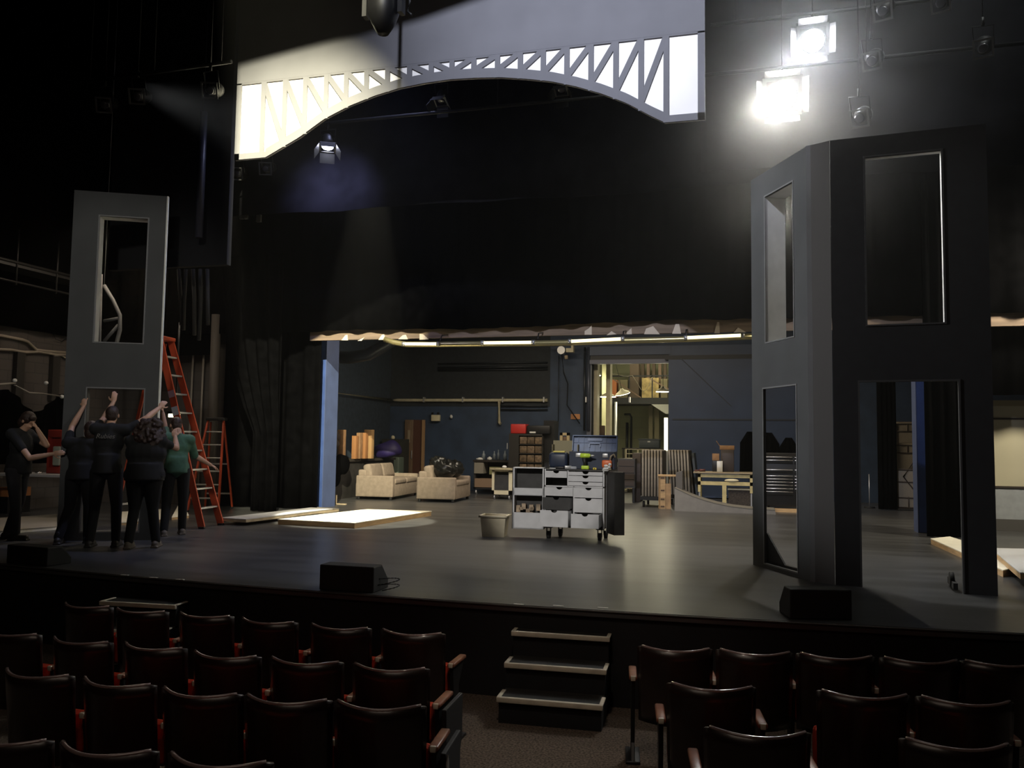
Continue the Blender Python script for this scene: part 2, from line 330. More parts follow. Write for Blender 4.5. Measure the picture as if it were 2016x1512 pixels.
# ------------------------------------------------------------------ drapes
def drape(name, x0, x1, z0, z1, y, label, m, amp=.06, folds=18, group=None, scallop=0.0, cat='curtain'):
    mb = MB(); nu = max(40, folds * 8); ph = random.random() * 6
    def fn(u, v):
        x = x0 + u * (x1 - x0)
        yy = y + amp * (math.sin(u * folds * 2 * PI + ph) + .4 * math.sin(u * folds * 3.7 * PI + 1)) * (1 - .25 * v)
        zb = z0 + scallop * (math.sin(u * 9 + ph) * .5 + .35 * math.sin(u * 23 + 1.3) + .3 * abs(math.sin(u * 41)))
        return (x, yy, zb + v * (z1 - zb))
    mb.sheet(fn, nu, 10); o = mb.build(name, m); md = o.modifiers.new('s', 'SOLIDIFY'); md.thickness = .012
    return tag(o, label, cat, group)
def build_drapes():
    a = ony(610, 652, 15.0); b = ony(1480, 636, 15.0)
    drape('house_border', -13.0, 7.6, a.z - .02, 10.9, 14.9, 'wide black border curtain above the shop opening', M_cloth, .05, 34, scallop=.05)
    drape('border_curtain', -9.2, 7.6, 5.22, 10.9, 12.5, 'black border curtain hung behind the arched bridge', M_border, .035, 7, scallop=.035)
    drape('leg_curtain', -10.4, -8.20, 0.02, 10.9, 15.2, 'black leg curtain left of the blue column', M_cloth, .045, 6)
    # sagging return of the left leg
    mb = MB()
    def fn(u, v):
        z = .02 + v * 5.0
        x0 = -9.75 + .0 + (.55 if z < 1.6 else .55 * math.exp(-(z - 1.6) * 1.3)) - .25 * max(0, z - 2.2) / 2
        x = x0 + u * (-8.6 - x0); return (x, 14.4 + .05 * math.sin(u * 30), z)
    mb.sheet(fn, 40, 20); o = mb.build('leg_curtain', M_cloth); o.modifiers.new('s', 'SOLIDIFY').thickness = .012
    tag(o, 'black curtain pulled sideways in front of the brown wing wall', 'curtain')
    drape('leg_curtain', ony(1728, 900, 20.5).x, ony(1765, 900, 20.5).x, .02, 5.1, 20.5, 'narrow black curtain seen through the right doorway', M_cloth, .05, 4)
    p = ony(1824, 900, 14.9); q = ony(1892, 900, 14.9)
    drape('leg_curtain', ony(1823, 900, 14.55).x, 3.62, .02, 10.9, 14.55, 'black curtain right of the right blue column', M_cloth, .04, 5)
    drape('leg_curtain', 3.7, 7.9, 2.3, 10.9, 15.6, 'black curtain above the pale wall in the right wing', M_cloth, .04, 9)
    drape('wing_curtain', -16, -10.9, 3.55, 10.9, 13.9, 'black curtain filling the upper left wing', M_cloth, .04, 12)
    zb = (onx(0, 640, -13.0).z + onx(130, 662, -13.0).z) / 2
    mb = MB(); mb.sheet(lambda u, v: (-13.0 + .03 * math.sin(u * 50), 9.0 + u * 6.2, zb + v * (7.6 - zb)), 60, 6); o = mb.build('masking_curtain', M_cloth); o.modifiers.new('s', 'SOLIDIFY').thickness = .012
    tag(o, 'black curtain hung along the top of the left wing block wall', 'curtain')
    z2 = ony(380, 700, 15.2).z; tag(MB().box(-13.05, ony(411, 700, 15.1).x, 15.1, 15.14, z2, 7.6).build('masking_curtain', M_cloth), 'black masking cloth above the brown wing wall by the ladders', 'curtain')
    # left tormentor, hanging black panels
    A = xz(345, 520, 10.5); B = xz(458, 520, 10.5)
    o = MB().box(A[0] - 1.2, B[0] - .10, 10.5, 10.6, B[1], 10.9).build('tormentor_panel', mat('tormentor_black', (.004, .004, .005), .85, var=.2, scale=3)); tag(o, 'tall black hanging panel left of the bridge', 'masking')
    c = MB(); x = ony(396, 350, 10.3); z0 = ony(396, 468, 10.3).z; z1 = ony(396, 222, 10.3).z
    c.cyl((x.x, 10.3, z0), (x.x, 10.3, z1), .055, n=20); c.cyl((x.x, 10.3, z1), (x.x, 10.3, 10.97), .004, n=5); tag(c.build('hanging_tube', mat('satin_black_tube', (.03, .03, .04), .45)), 'vertical black tube catching blue light left of the bridge', 'tube')
    # masking wall right of the bridge
    A = xz(1392, 300, 10.6)
    drape('side_border', A[0] - .15, 7.9, 5.25, 10.9, 11.9, 'grey-lit black border right of the bridge', M_border, .02, 9)
build_drapes()

def build_fascia():
    y = 15.02
    a = ony(610, 671, y); b = ony(1492, 655, y); zb = 3.38
    mb = MB(); x0, x1 = a.x, 2.75
    mb.box(x0, 6.0, y, y + .08, zb, zb + .42)
    f = tag(mb.build('brown_fascia', M_brownborder), 'long brown fascia board above the shop opening', 'fascia')
    light_patches = [[(672, 670), (680, 660), (684, 659), (685, 670)], [(745, 669), (752, 659), (756, 658), (760, 669)], [(784, 668), (793, 660), (799, 659), (803, 668)],
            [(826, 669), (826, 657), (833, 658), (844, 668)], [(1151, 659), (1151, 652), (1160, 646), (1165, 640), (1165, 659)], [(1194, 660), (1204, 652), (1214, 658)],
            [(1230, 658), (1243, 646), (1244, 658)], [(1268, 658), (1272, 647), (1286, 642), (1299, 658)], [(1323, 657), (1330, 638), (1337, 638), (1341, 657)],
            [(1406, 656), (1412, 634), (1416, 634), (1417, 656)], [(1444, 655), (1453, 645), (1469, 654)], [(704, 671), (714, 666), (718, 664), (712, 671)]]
    for t in light_patches:  # pale patches paint the light that falls between the curtain scallops
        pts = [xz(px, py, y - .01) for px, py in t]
        lpart(MB().prism(pts, y - .014, y - .002).build('light_patch', mat('painted_light_patch', (.60, .52, .42), .85), f), 'pale pointed patch of painted light')
    # lamp batten under the fascia
    y2 = 14.6; p0 = ony(757, 668, y2); p1 = ony(1498, 665, y2)
    pts = [(757, 668), (775, 674), (800, 678), (860, 678), (950, 677), (1058, 676), (1110, 675), (1226, 671), (1340, 668), (1430, 665), (1490, 662)]
    bt = thing('lamp_batten', 'long pale pipe with glowing tubes under the brown fascia', 'lamp')
    mb = MB(); mb.tube([ony(px, py, y2) for px, py in pts], .052, 14); mb.build('pipe', mat('brass_pipe', (.42, .36, .17), .28, .6), bt)
    for a_, b_ in (((795, 677), (863, 677)), ((950, 675), (1050, 674)), ((1122, 672), (1226, 667)), ((1350, 665), (1462, 660))):
        A = ony(*a_, y2 - .06); B = ony(*b_, y2 - .06)
        MB().cyl(A, B, .028, n=10).build('fluorescent_tube', M_glow, bt)
        for P in (A, B): MB().cyl(P - Vector((.03, 0, 0)), P + Vector((.03, 0, 0)), .042, n=10).build('lamp_holder', M_alum, bt)
        l = lamp('AREA', (A + B) / 2 + Vector((0, -.02, -.07)), 9, (1, .88, .55), None, (B - A).length, .05, name='tube_light')
        l.rotation_euler = (0, 0, 0)
    for px in (866, 1058, 1226, 1350): w = MB(); P = ony(px, 676 - (px - 866) * .02, y2); w.tube([P + Vector((0, 0, .04)), P + Vector((0, .1, .16)), P + Vector((0, .47, .22))], .012, 6); w.build('hanger', M_dmetal, bt)
build_fascia()

def blue_column(loc, w, d, label):
    t = thing('blue_column', label, 'column', loc, 0)
    MB().rbox(-w / 2, w / 2, 0, d, 0, 6.5, .012, 1, smooth=False).build('shaft', M_blue, t)
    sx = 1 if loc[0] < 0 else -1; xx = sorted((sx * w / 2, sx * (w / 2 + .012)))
    MB().box(xx[0], xx[1], 0, d, .0, 6.5).build('lit_face', M_bluelit, t)  # paler sheet paints shop light onto the column's inner side
a = onz(637, 998, 0)
blue_column((-8.46, 15.75, 0), .13, .56, 'square blue column left of the shop opening')
blue_column((2.86, 15.3, 0), .14, .36, 'blue column seen through the right doorway')

# ================================================================== BRIDGE HEADER
def build_bridge():
    y = 10.05
    t = thing('bridge_header', 'large grey arched bridge header with white truss openings hung above the stage', 'set piece', (-3.65, y, 5.3))
    ox, oz = -3.65, 5.3
    def Q(px, py): p = ony(px, py, y); return p.x - ox, p.z - oz
    xl, xr = Q(461, 315)[0], Q(1388, 235)[0]; zd = 6.395 - oz
    MB().box(xl, xr, 0, .06, zd, 3.3).build('upper_panel', M_bridge, t)
    arch = [(522, 312), (589, 270), (638, 234), (688, 208), (738, 188), (787, 173), (837, 163), (886, 156), (936, 153), (986, 152), (1035, 155), (1085, 160), (1134, 170), (1184, 184), (1234, 203), (1283, 229), (1309, 241)]
    ar = [Q(*p) for p in arch]; ar[0] = (ar[0][0], 0.0); ar[-1] = (ar[-1][0], 0.0)
    # white infill behind the truss
    poly = [(xl, 0)] + ar + [(xr, 0), (xr, zd), (xl, zd)]
    bmw = MB()
    def zb(x):
        if x <= ar[0][0] or x >= ar[-1][0]: return 0
        for (xa, za), (xb, zb_) in zip(ar, ar[1:]):
            if xa <= x <= xb: return za + (zb_ - za) * (x - xa) / (xb - xa)
    xs = sorted({xl, xr, *[p[0] for p in ar]})
    for xa, xb in zip(xs, xs[1:]): bmw.prism([(xa, zb(xa) if xa != ar[0][0] else 0), (xb, zb(xb)), (xb, zd), (xa, zd)], .025, .05)
    bmw.build('white_infill', M_white, t)
    tr = MB(); th = .0
    def seg(xa, za, xb, zb_): pass
    # lower chord following the arch
    N = 90; cw = .10
    x0, x1 = ar[0][0], ar[-1][0]
    for i in range(N):
        a_ = x0 + (x1 - x0) * i / N; b_ = x0 + (x1 - x0) * (i + 1) / N
        tr.prism([(a_, zb(a_ + 1e-6)), (b_, zb(b_ - 1e-6)), (b_, zb(b_ - 1e-6) + cw * 1.25), (a_, zb(a_ + 1e-6) + cw * 1.25)], 0, .022)
    tr.box(xl, x0, 0, .022, 0, .085); tr.box(x1, xr, 0, .022, 0, .085)
    tr.box(xl, xl + .075, 0, .022, 0, zd); tr.box(xr - .085, xr, 0, .022, 0, zd)
    tr.box(xl, xr, 0, .022, zd - .02, zd + .002)
    zx = [160, 245, 325, 408, 487, 567, 650, 737, 823, 905, 992, 1086, 1177, 1268, 1362, 1458, 1557, 1657, 1757]
    vx = [Q(440 + z / 2.016, 150)[0] for z in zx]; w = .034
    for x in vx: tr.box(x - w, x + w, -.001, .024, zb(x) or 0, zd)
    for i, (a_, b_) in enumerate(zip(vx, vx[1:])):
        if i < 8 + 1 - 1: p, q = (a_, zd), (b_, zb(b_) + .10)
        elif i == 8: p, q = (a_, zd), (b_, zb(b_) + .10)
        else: p, q = (b_, zd), (a_, zb(a_) + .10)
        if i == 0: q = (b_, zb(b_) + .03)
        tr.bar((p[0], .0115, p[1]), (q[0], .0115, q[1]), .025, .066, up=(1, 0, 0)) if False else None
        dx = .033; dv = Vector((q[0] - p[0], q[1] - p[1])); nn = Vector((-dv.y, dv.x)).normalized() * .036
        tr.prism([(p[0] + nn.x, p[1] + nn.y), (q[0] + nn.x, q[1] + nn.y), (q[0] - nn.x, q[1] - nn.y), (p[0] - nn.x, p[1] - nn.y)], .001, .023)
    tr.build('truss', M_bridge, t)
build_bridge()

# ================================================================== GREY SCENERY FLATS
def flat_mesh(L, H, holes, th):
    mb = MB(); us = sorted({0, L, *[h[0] for h in holes], *[h[1] for h in holes]}); zs = sorted({0, H, *[h[2] for h in holes], *[h[3] for h in holes]})
    for u0, u1 in zip(us, us[1:]):
        for z0, z1 in zip(zs, zs[1:]):
            uc, zc = (u0 + u1) / 2, (z0 + z1) / 2
            if not any(h[0] < uc < h[1] and h[2] < zc < h[3] for h in holes): mb.box(u0, u1, 0, th, z0, z1)
    return mb
def returns(t, hole, depth, m, th=.018, sill=True, name='window_return'):
    u0, u1, z0, z1 = hole; mb = MB()
    mb.box(u0 - th, u0, .0, depth, z0 - (th if sill else 0), z1 + th); mb.box(u1, u1 + th, .0, depth, z0 - (th if sill else 0), z1 + th)
    mb.box(u0, u1, 0, depth, z1, z1 + th)
    if sill: mb.box(u0, u1, 0, depth, z0 - th, z0)
    mb.build(name, m, t)
def trimline(t, hole, m, w=.016, bottom=True, name='opening_trim'):
    u0, u1, z0, z1 = hole; mb = MB(); y0, y1 = -.006, .0
    mb.box(u0 - w, u0, y0, y1, z0 - (w if bottom else 0), z1 + w); mb.box(u1, u1 + w, y0, y1, z0 - (w if bottom else 0), z1 + w); mb.box(u0, u1, y0, y1, z1, z1 + w)
    if bottom: mb.box(u0, u1, y0, y1, z0 - w, z0)
    mb.build(name, m, t)
def build_flats():
    M_t = mat('grey_trim_paint', (.17, .17, .17), .6); M_ret = mat('pale_return_paint', (.62, .62, .60), .7, var=.05)
    # left flat being raised
    A = (-8.87, 9.31); B = (-7.80, 9.86); L = math.hypot(B[0] - A[0], B[1] - A[1]); rz = math.atan2(B[1] - A[1], B[0] - A[0]); H = onwall(250, 381, A, B)[1]
    t = thing('scenery_flat', 'tall grey scenery flat with two openings being held up by the crew', 'scenery flat', (A[0], A[1], 0), rz)
    u0, z1 = onwall(197, 425, A, B); u1 = onwall(292, 421, A, B)[0]; z0 = onwall(236, 674, A, B)[1]
    hw = (u0, u1, z0, z1)
    d0 = onwall(172, 764, A, B); d1 = onwall(284, 764, A, B); hd = (d0[0], d1[0], .12, d0[1])
    flat_mesh(L, H, [hw, hd], .03).build('face_panel', M_grey, t)
    returns(t, hw, .22, M_ret); returns(t, hd, .14, mat('grey_return', (.12, .12, .12), .7), name='door_return')
    trimline(t, hw, M_t); trimline(t, hd, M_t)
    MB().box(L, L + .02, -.004, .05, 0, H).build('edge_strip', M_edge, t)
    bk = MB()
    for u in (.03, L - .05): bk.box(u - .02, u + .02, .03, .1, 0, H)
    bk.build('back_frame', M_ply, t)
    # right corner unit, angled side flat
    A = (.10, 10.41); B = (.66, 9.34); L = math.hypot(B[0] - A[0], B[1] - A[1]); rz = math.atan2(B[1] - A[1], B[0] - A[0]); H = 4.62
    t = thing('scenery_flat', 'grey side flat with tall window and doorway facing centre stage', 'scenery flat', (A[0], A[1], 0), rz)
    u0, z1 = onwall(1506, 388, A, B); u1, _ = onwall(1560, 346, A, B); z0 = onwall(1506, 674, A, B)[1]
    hw = (u0, u1, z0, z1)
    d0 = onwall(1503, 766, A, B); d1 = onwall(1567, 758, A, B); hd = (d0[0], d1[0], .06, d0[1])
    flat_mesh(L, H, [hw, hd], .03).build('face_panel', M_grey, t)
    returns(t, hw, .26, M_ret); trimline(t, hw, M_t); trimline(t, hd, M_t)
    mb = MB(); mb.prism([(hd[0], .06), (hd[0] + .42, .06), (hd[0], .40)], .03, .05); mb.box(hd[0], hd[1], .03, .07, .0, .09); mb.build('corner_brace', M_black, t)
    # corner post
    q = Vector((.93, 9.17)); 
    t2 = thing('corner_post', 'grey corner post joining the two right hand flats', 'scenery post', (.66, 9.34, 0), 0)
    e0 = Vector((0, 0)); e1 = Vector(onz(1605, 1146, 0).xy) - Vector((.66, 9.34)); e2 = Vector(onz(1644, 1151, 0).xy) - Vector((.66, 9.34))
    MB().prism([tuple(e0), (e1.x, e1.y), (e1.x + .06, e1.y + .10), (.06, .10)], 0, 4.63, 'xy').build('edge_board', M_grey2, t2)
    MB().prism([(e1.x, e1.y), (e2.x, e2.y), (e2.x, e2.y + .04), (e1.x + .02, e1.y + .05)], 0, 4.63, 'xy').build('narrow_panel', mat('taupe_flat_paint', (.080, .074, .070), .75), t2)
    # front flat
    A = tuple(onz(1645, 1152, 0).xy); Bq = onz(1965, 1174, 0); B = (Bq.x, Bq.y); L = math.hypot(B[0] - A[0], B[1] - A[1]); rz = math.atan2(B[1] - A[1], B[0] - A[0])
    t = thing('scenery_flat', 'wide grey scenery flat in painted shade with window above a doorway at right', 'scenery flat', (A[0], A[1], 0), rz)
    u0, z1 = onwall(1703, 312, A, B); u1 = onwall(1856, 470, A, B)[0]; z0 = onwall(1780, 637, A, B)[1]; z1 = onwall(1780, 303, A, B)[1]
    hw = (u0, u1, z0, z1)
    d0 = onwall(1692, 752, A, B); d1 = onwall(1887, 752, A, B)[0]; hd = (d0[0], d1, -.001, d0[1])
    flat_mesh(L, H, [hw, hd], .03).build('face_panel', mat('shaded_grey_flat_paint', (.022, .022, .024), .8, var=.1), t)  # same grey as the other flats, darkened to paint in its shade
    returns(t, hw, .10, M_ret); returns(t, hd, .06, mat('dark_return', (.05, .05, .05), .7), sill=False, name='door_return')
    trimline(t, hd, mat('dim_trim_paint', (.06, .06, .062), .6), bottom=False); trimline(t, hw, mat('dim_trim_paint', (.06, .06, .062), .6))
    # jack brace with wheel behind
    mb = MB(); mb.bar((d1 - .06, .04, .06), (d1 - .06, .5, .06), .04, .06); mb.bar((d1 + .10, .04, 1.0), (d1 + .10, .5, .08), .04, .06); mb.cyl((d1 - .09, .25, .10), (d1 - .05, .25, .10), .07); mb.build('jack_brace', M_black, t)
build_flats()
# ================================================================== STALLS: seats, steps, speakers
def make_seat():
    t = thing('theatre_seat', 'seat', 'seat')
    R = .62; hw = .252
    def arc(x): return -.20 + 1.9 * x * x
    # lacquered back shell, curved round the sitter
    mb = MB(); nu, nv = 16, 8
    def back(u, v, off=0):
        x = (u - .5) * 2 * hw; e = abs(u - .5) * 2
        z = .29 + v * .51 + v * .012 * e ** 2 - v * .012 * max(0, (e - .88) / .12) ** 2; xx = x * (1 - .05 * (1 - v))
        return (xx, arc(x) - off - .05 * v, z)
    g0 = [[mb.bm.verts.new(Vector(back(i / nu, j / nv))) for j in range(nv + 1)] for i in range(nu + 1)]
    for i in range(nu):
        for j in range(nv):
            f = mb.bm.faces.new((g0[i][j], g0[i + 1][j], g0[i + 1][j + 1], g0[i][j + 1])); f.smooth = True
    o = mb.build('backrest', M_seatback, t); s = o.modifiers.new('s', 'SOLIDIFY'); s.thickness = .02; s.offset = 0
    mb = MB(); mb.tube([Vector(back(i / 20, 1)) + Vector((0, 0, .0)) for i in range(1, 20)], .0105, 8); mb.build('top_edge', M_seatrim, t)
    mb = MB(); mb.sheet(lambda u, v: ((u - .5) * .40, arc((u - .5) * .40) + .045 - .05 * v - .015 * math.sin(PI * v), .43 + v * .34), 12, 6)
    o = mb.build('back_cushion', M_seatred, t); s = o.modifiers.new('s', 'SOLIDIFY'); s.thickness = .045; s.offset = 0; o.modifiers.new('b', 'BEVEL').width = .012
    # tipped-up seat: upholstered slab with rounded ears
    prof = [(-.06, .34), (-.02, .31), (.05, .33), (.075, .42), (.07, .50), (.045, .55), (0, .565), (-.035, .55), (-.06, .48)]
    mb = MB(); mb.prism([(y, z) for y, z in prof], -.245, .245, 'yz'); o = mb.build('seat', M_seatred, t, bevel=.02)
    pan = MB(); pan.rbox(-.20, .20, .072, .095, .34, .53, .008); pan.build('seat_pan', M_dmetal, t)
    return t
def make_end():
    t = thing('seat_standard', 'standard', 'armrest')
    MB().rbox(-.028, .028, -.12, .18, .555, .585, .010).build('armrest_pad', M_arm, t)
    MB().rbox(-.016, .016, -.124, -.108, .553, .587, .004).build('end_plate', M_nosing, t)
    mb = MB(); mb.prism([(-.14, 0.02), (.10, .02), (.06, .12), (.05, .40), (.15, .53), (.15, .555), (-.10, .555), (-.10, .53), (-.08, .40), (-.07, .12)], -.014, .014, 'yz')
    mb.build('support_leg', M_dmetal, t, bevel=.004)
    MB().rbox(-.05, .05, -.16, .14, 0, .022, .006).build('foot_plate', M_dmetal, t)
    return t
SEAT = make_seat(); END = make_end()
ORD = ['first', 'second', 'third', 'fourth', 'fifth', 'sixth', 'seventh']
def rows():
    first = [True]; firste = [True]
    Lr = [('front', [(110, 196, 1197), (203, 318, 1207), (335, 441, 1216), (455, 572, 1228), (597, 716, 1240), (737, 865, 1251)]),
          ('second', [(-62, 62, 1252), (77, 198, 1268), (218, 347, 1280), (357, 495, 1297), (517, 657, 1309), (682, 830, 1322)]),
          ('third', [(-24, 117, 1335), (140, 272, 1353), (298, 448, 1373), (470, 628, 1387), (655, 815, 1399)]),
          ('fourth', [(-125, 73, 1468), (85, 275, 1489), (305, 505, 1512)])]
    Rr = [('front', [(1268, 1395, 1284), (1425, 1555, 1291), (1587, 1718, 1299), (1755, 1890, 1307), (1920, 2052, 1313)]),
          ('second', [(1318, 1490, 1361), (1620, 1800, 1377), (1823, 2003, 1390)]),
          ('third', [(1396, 1598, 1454), (1782, 2016, 1478)])]
    for side, R in (('left', Lr), ('right', Rr)):
        for rn, seats in R:
            P = [onz((a + b) / 2, y, 0.0) for a, b, y in seats]
            n = len(P)
            for i, p in enumerate(P):
                a = P[max(i - 1, 0)]; b = P[min(i + 1, n - 1)]; d = b - a; rz = math.atan2(d.y, d.x); rz = max(-.12, min(.32, rz))
                if side == 'left': k = n - 1 - i; nm = ('first', 'second', 'third', 'fourth', 'fifth', 'sixth')[k]
                else: nm = ORD[i]
                # origin sits .22 m in front of the back top
                fwd = Vector((-math.sin(rz), math.cos(rz), 0)); loc = Vector((p.x, p.y, -.8)) + fwd * .25
                lab = f'dark red theatre seat, {nm} from the aisle, {rn} row {side} of the steps'
                if side == 'left' and rn == 'fourth': lab = f'dark red theatre seat cut by the bottom edge, {("leftmost", "middle", "rightmost")[i]} of the three at lower left'
                grp = f'seats in the {rn} row {side} of the steps'
                wp = (seats[i][1] - seats[i][0]); 
                if first[0]: s = SEAT; s.location = loc; s.rotation_euler = (0, 0, rz); s['label'] = lab; s['group'] = grp; first[0] = False
                else: s = dup(SEAT, loc, rz, lab, grp)
                rt = Vector((math.cos(rz), math.sin(rz), 0))
                spots = [(1, 'right')] if side == 'left' else [(1, 'right')]
                if side == 'right' and i == 0: spots.append((-1, 'left'))
                for sg, wn in spots:
                    if i < n - 1 and sg == 1: q = (P[i + 1] + p) / 2; off = min(.30, (P[i + 1] - p).length / 2)
                    else: off = .285
                    el = Vector((p.x, p.y, -.8)) + fwd * .27 + rt * off * sg
                    lb = f'armrest {wn} of the {nm} seat from the aisle, {rn} row {side} of steps'
                    if side == 'left' and rn == 'fourth': lb = f'armrest right of the {("leftmost", "middle", "rightmost")[i]} of the three seats at lower left'
                    if firste[0]: e = END; e.location = el; e.rotation_euler = (0, 0, rz); e['label'] = lb; e['group'] = 'armrests between the theatre seats'; firste[0] = False
                    else: dup(END, el, rz, lb, 'armrests between the theatre seats')
            if side == 'left' and rn in ('second', 'third'):
                p = P[-1]; rz = max(-.12, min(.32, math.atan2((P[-1] - P[-2]).y, (P[-1] - P[-2]).x)))
                fwd = Vector((-math.sin(rz), math.cos(rz), 0)); rt = Vector((math.cos(rz), math.sin(rz), 0))
                e = thing('row_end_panel', f'dark end panel with a pale strip closing the {rn} row by the aisle', 'end panel', Vector((p.x, p.y, -.8)) + fwd * .27 + rt * .345, rz, 'end panels along the aisle')
                MB().prism([(-.12, .0), (.16, .0), (.16, .12), (.24, .30), (.24, .56), (-.14, .56), (-.12, .3)], -.014, .014, 'yz').build('panel', M_black, e, bevel=.006)
                if rn == 'third': MB().prism([(-.13, .02), (-.085, .02), (-.085, .50), (-.11, .545), (-.135, .50)], .015, .022, 'yz').build('pale_strip', mat('grey_strip', (.20, .19, .17), .5), e)
rows()

def steps(cx_px, name_label, px0, px1, ys, only=None):
    # treads given by their front nosing rows; each .2 m rise
    pass
def build_steps():
    def flight(pl, pr, label, yb):
        # pl, pr: pixels of the top tread's front nosing ends at z=-.2
        A = onz(*pl, -.2); B = onz(*pr, -.2); L = (B - A).length; rz = math.atan2(B.y - A.y, B.x - A.x)
        t = thing('stage_steps', label, 'steps', (A.x, A.y, -.8), rz)
        going = .255
        for k in range(3):
            z = .6 - .2 * k; y0 = -going * k
            o = MB().box(0.0, L, y0 + .012, yb, 0 if k == 2 else z - .2, z - .02).build('riser_box', M_black, t)
            MB().box(0, L, y0, yb if k == 0 else y0 + going + .012, z - .02, z).build('tread', M_tread, t)
            n = MB(); n.rbox(-.012, L + .012, y0 - .022, y0 + .012, z - .034, z + .006, .004); n.rbox(-.014, .018, y0, y0 + min(.20, yb if k == 0 else 1), z - .006, z + .006, .003); n.rbox(L - .018, L + .014, y0, y0 + min(.20, yb if k == 0 else 1), z - .006, z + .006, .003)
            n.build('nosing', M_nosing, t)
    flight((1010, 1243), (1198, 1255), 'black steps with pale edges up to the stage at the aisle', .13)
    flight((200, 1184), (345, 1192), 'black steps with one pale-edged tread visible behind the left seats', .22)
build_steps()

def wedge(px0, px1, yb, h, label, d=.34, rz=None, cable=False):
    A = onz(*px0); B = onz(*px1); L = (B - A).length; rz = math.atan2(B.y - A.y, B.x - A.x) if rz is None else rz
    t = thing('floor_monitor', label, 'speaker', (A.x, A.y, 0), rz, 'floor monitors along the stage edge')
    prof = [(0, 0), (d, 0), (d, h * .35), (d * .55, h), (0, h)]
    MB().prism(prof, 0, L, 'yz').build('cabinet', mat('monitor_black', (.009, .009, .009), .7), t, bevel=.01)
    mb = MB(); a = Vector((d + .003, h * .37)); b = Vector((d * .57 + .003, h * .99)); mb.prism([(a.x, a.y), (b.x, b.y), (b.x + .012, b.y), (a.x + .012, a.y)], .03, L - .03, 'yz'); mb.build('grille', mat('grille_black', (.014, .014, .014), .5), t)
    if cable:
        mb = MB(); pts = []
        for i in range(30):
            a = i / 29 * 3.6 * PI; pts.append((L + .10 + .10 * math.cos(a + PI), .12 + .08 * math.sin(a), .10 * (1 - i / 29) + .012 + .03 * math.sin(a * .5) ** 2))
        mb.tube(pts, .006, 6); mb.build('cable', M_rubber, t)
wedge((628, 1161), (735, 1168), 1165, .235, 'black floor monitor at the stage edge with a coiled cable', cable=True)
wedge((12, 1108), (92, 1116), 1112, .20, 'black floor monitor at the far left of the stage edge', .30)
wedge((1556, 1219), (1678, 1221), 1220, .24, 'black floor monitor in front of the grey corner post', .30)
def edge_marks():
    k = 0
    for px, py in ((1020, 1190), (1098, 1193), (1186, 1197), (243, 1132), (300, 1137), (352, 1141)):
        p = onz(px, py + 1); r = .2
        o = MB().box(-.045, .045, -.012, .012, 0, .004).build('tape_mark', M_paper); o.location = (p.x, p.y + .02, 0.0005); k += 1
        side = 'above the aisle steps' if px > 900 else 'near the left steps'
        nm = {1020: 'leftmost', 1098: 'middle', 1186: 'rightmost', 243: 'leftmost', 300: 'middle', 352: 'rightmost'}[px]
        tag(o, f'small white tape mark on the stage edge, {nm} of three {side}', 'tape', 'tape marks on the stage edge')
edge_marks()

# ================================================================== LADDERS
def stepladder(name_label, loc, rz, H, wb, wt, spread, n, rail_w=.105, thick=.03):
    t = thing('stepladder', name_label, 'ladder', loc, rz)
    # local: front rails lean from y=0 at floor to y=+spread*.55 at top ; x is width
    yt = spread * .62; railp = []
    for s in (-1, 1):
        mb = MB(); mb.bar((s * wb / 2, 0, .02), (s * wt / 2, yt, H), thick, rail_w, up=(0, 1, 0)); mb.build('front_rail', M_orange, t)
        mb = MB(); mb.bar((s * (wb / 2 - .02), spread, .02), (s * (wt / 2 - .02), yt + .08, H - .06), .025, .05, up=(0, 1, 0)); mb.build('rear_rail', M_orange, t)
        mb = MB(); mb.rbox(s * wb / 2 - .025, s * wb / 2 + .025, -.05, .045, 0, .03, .006); mb.rbox(s * (wb / 2 - .02) - .02, s * (wb / 2 - .02) + .02, spread - .03, spread + .03, 0, .03, .006); mb.build('foot', M_rubber, t)
    for i in range(n):
        z = .30 * (i + 1) * (H / (.3 * (n + 1))); f = z / H; w = wb + (wt - wb) * f; y = yt * f
        mb = MB(); mb.rbox(-w / 2 + .012, w / 2 - .012, y - .042, y + .042, z - .012, z + .012, .004)
        mb.build('step', M_alum, t)
    mb = MB(); mb.rbox(-wt / 2 - .03, wt / 2 + .03, yt - .08, yt + .16, H - .03, H + .03, .012); mb.build('top_cap', M_orange if H > 2.2 else M_rubber, t)
    mb = MB()
    for k in range(1, n - 1, 2):
        z = H * k / n; f = z / H; y = spread + (yt + .08 - spread) * f; w = wb - .06 + (wt - wb) * f; mb.bar((-w / 2, y, z), (w / 2, y, z), .02, .03)
    mb.build('rear_brace', M_alum, t)
    if H > 2.2:
        s = 1
        for f0, f1, m in ((.585, .63, M_paper), (.68, .715, mat('pink_label', (.5, .3, .32), .6)), (.47, .49, mat('violet_label', (.15, .08, .35), .6)), (.455, .468, M_paper)):
            for s in (-1,):
                p = Vector((s * (wb + (wt - wb) * f0) / 2 , yt * f0, H * f0)); q = Vector((s * (wb + (wt - wb) * f1) / 2, yt * f1, H * f1))
                mb = MB(); mb.bar(p, q, thick + .004, rail_w * .98, up=(0, 1, 0)); mb.build('label_sticker', m, t)
A = onz(404, 1041); B = onz(432, 1034)
stepladder('tall orange stepladder standing right of the raised grey flat', ((A.x + B.x) / 2 - .02, (A.y + B.y) / 2, 0), PI / 2 + .12, 3.0, .60, .32, 1.5, 9)
stepladder('short orange stepladder behind the tall one', (onz(399, 1008).x, onz(399, 1008).y, 0), .30, 1.78, .58, .30, .95, 6, .06)

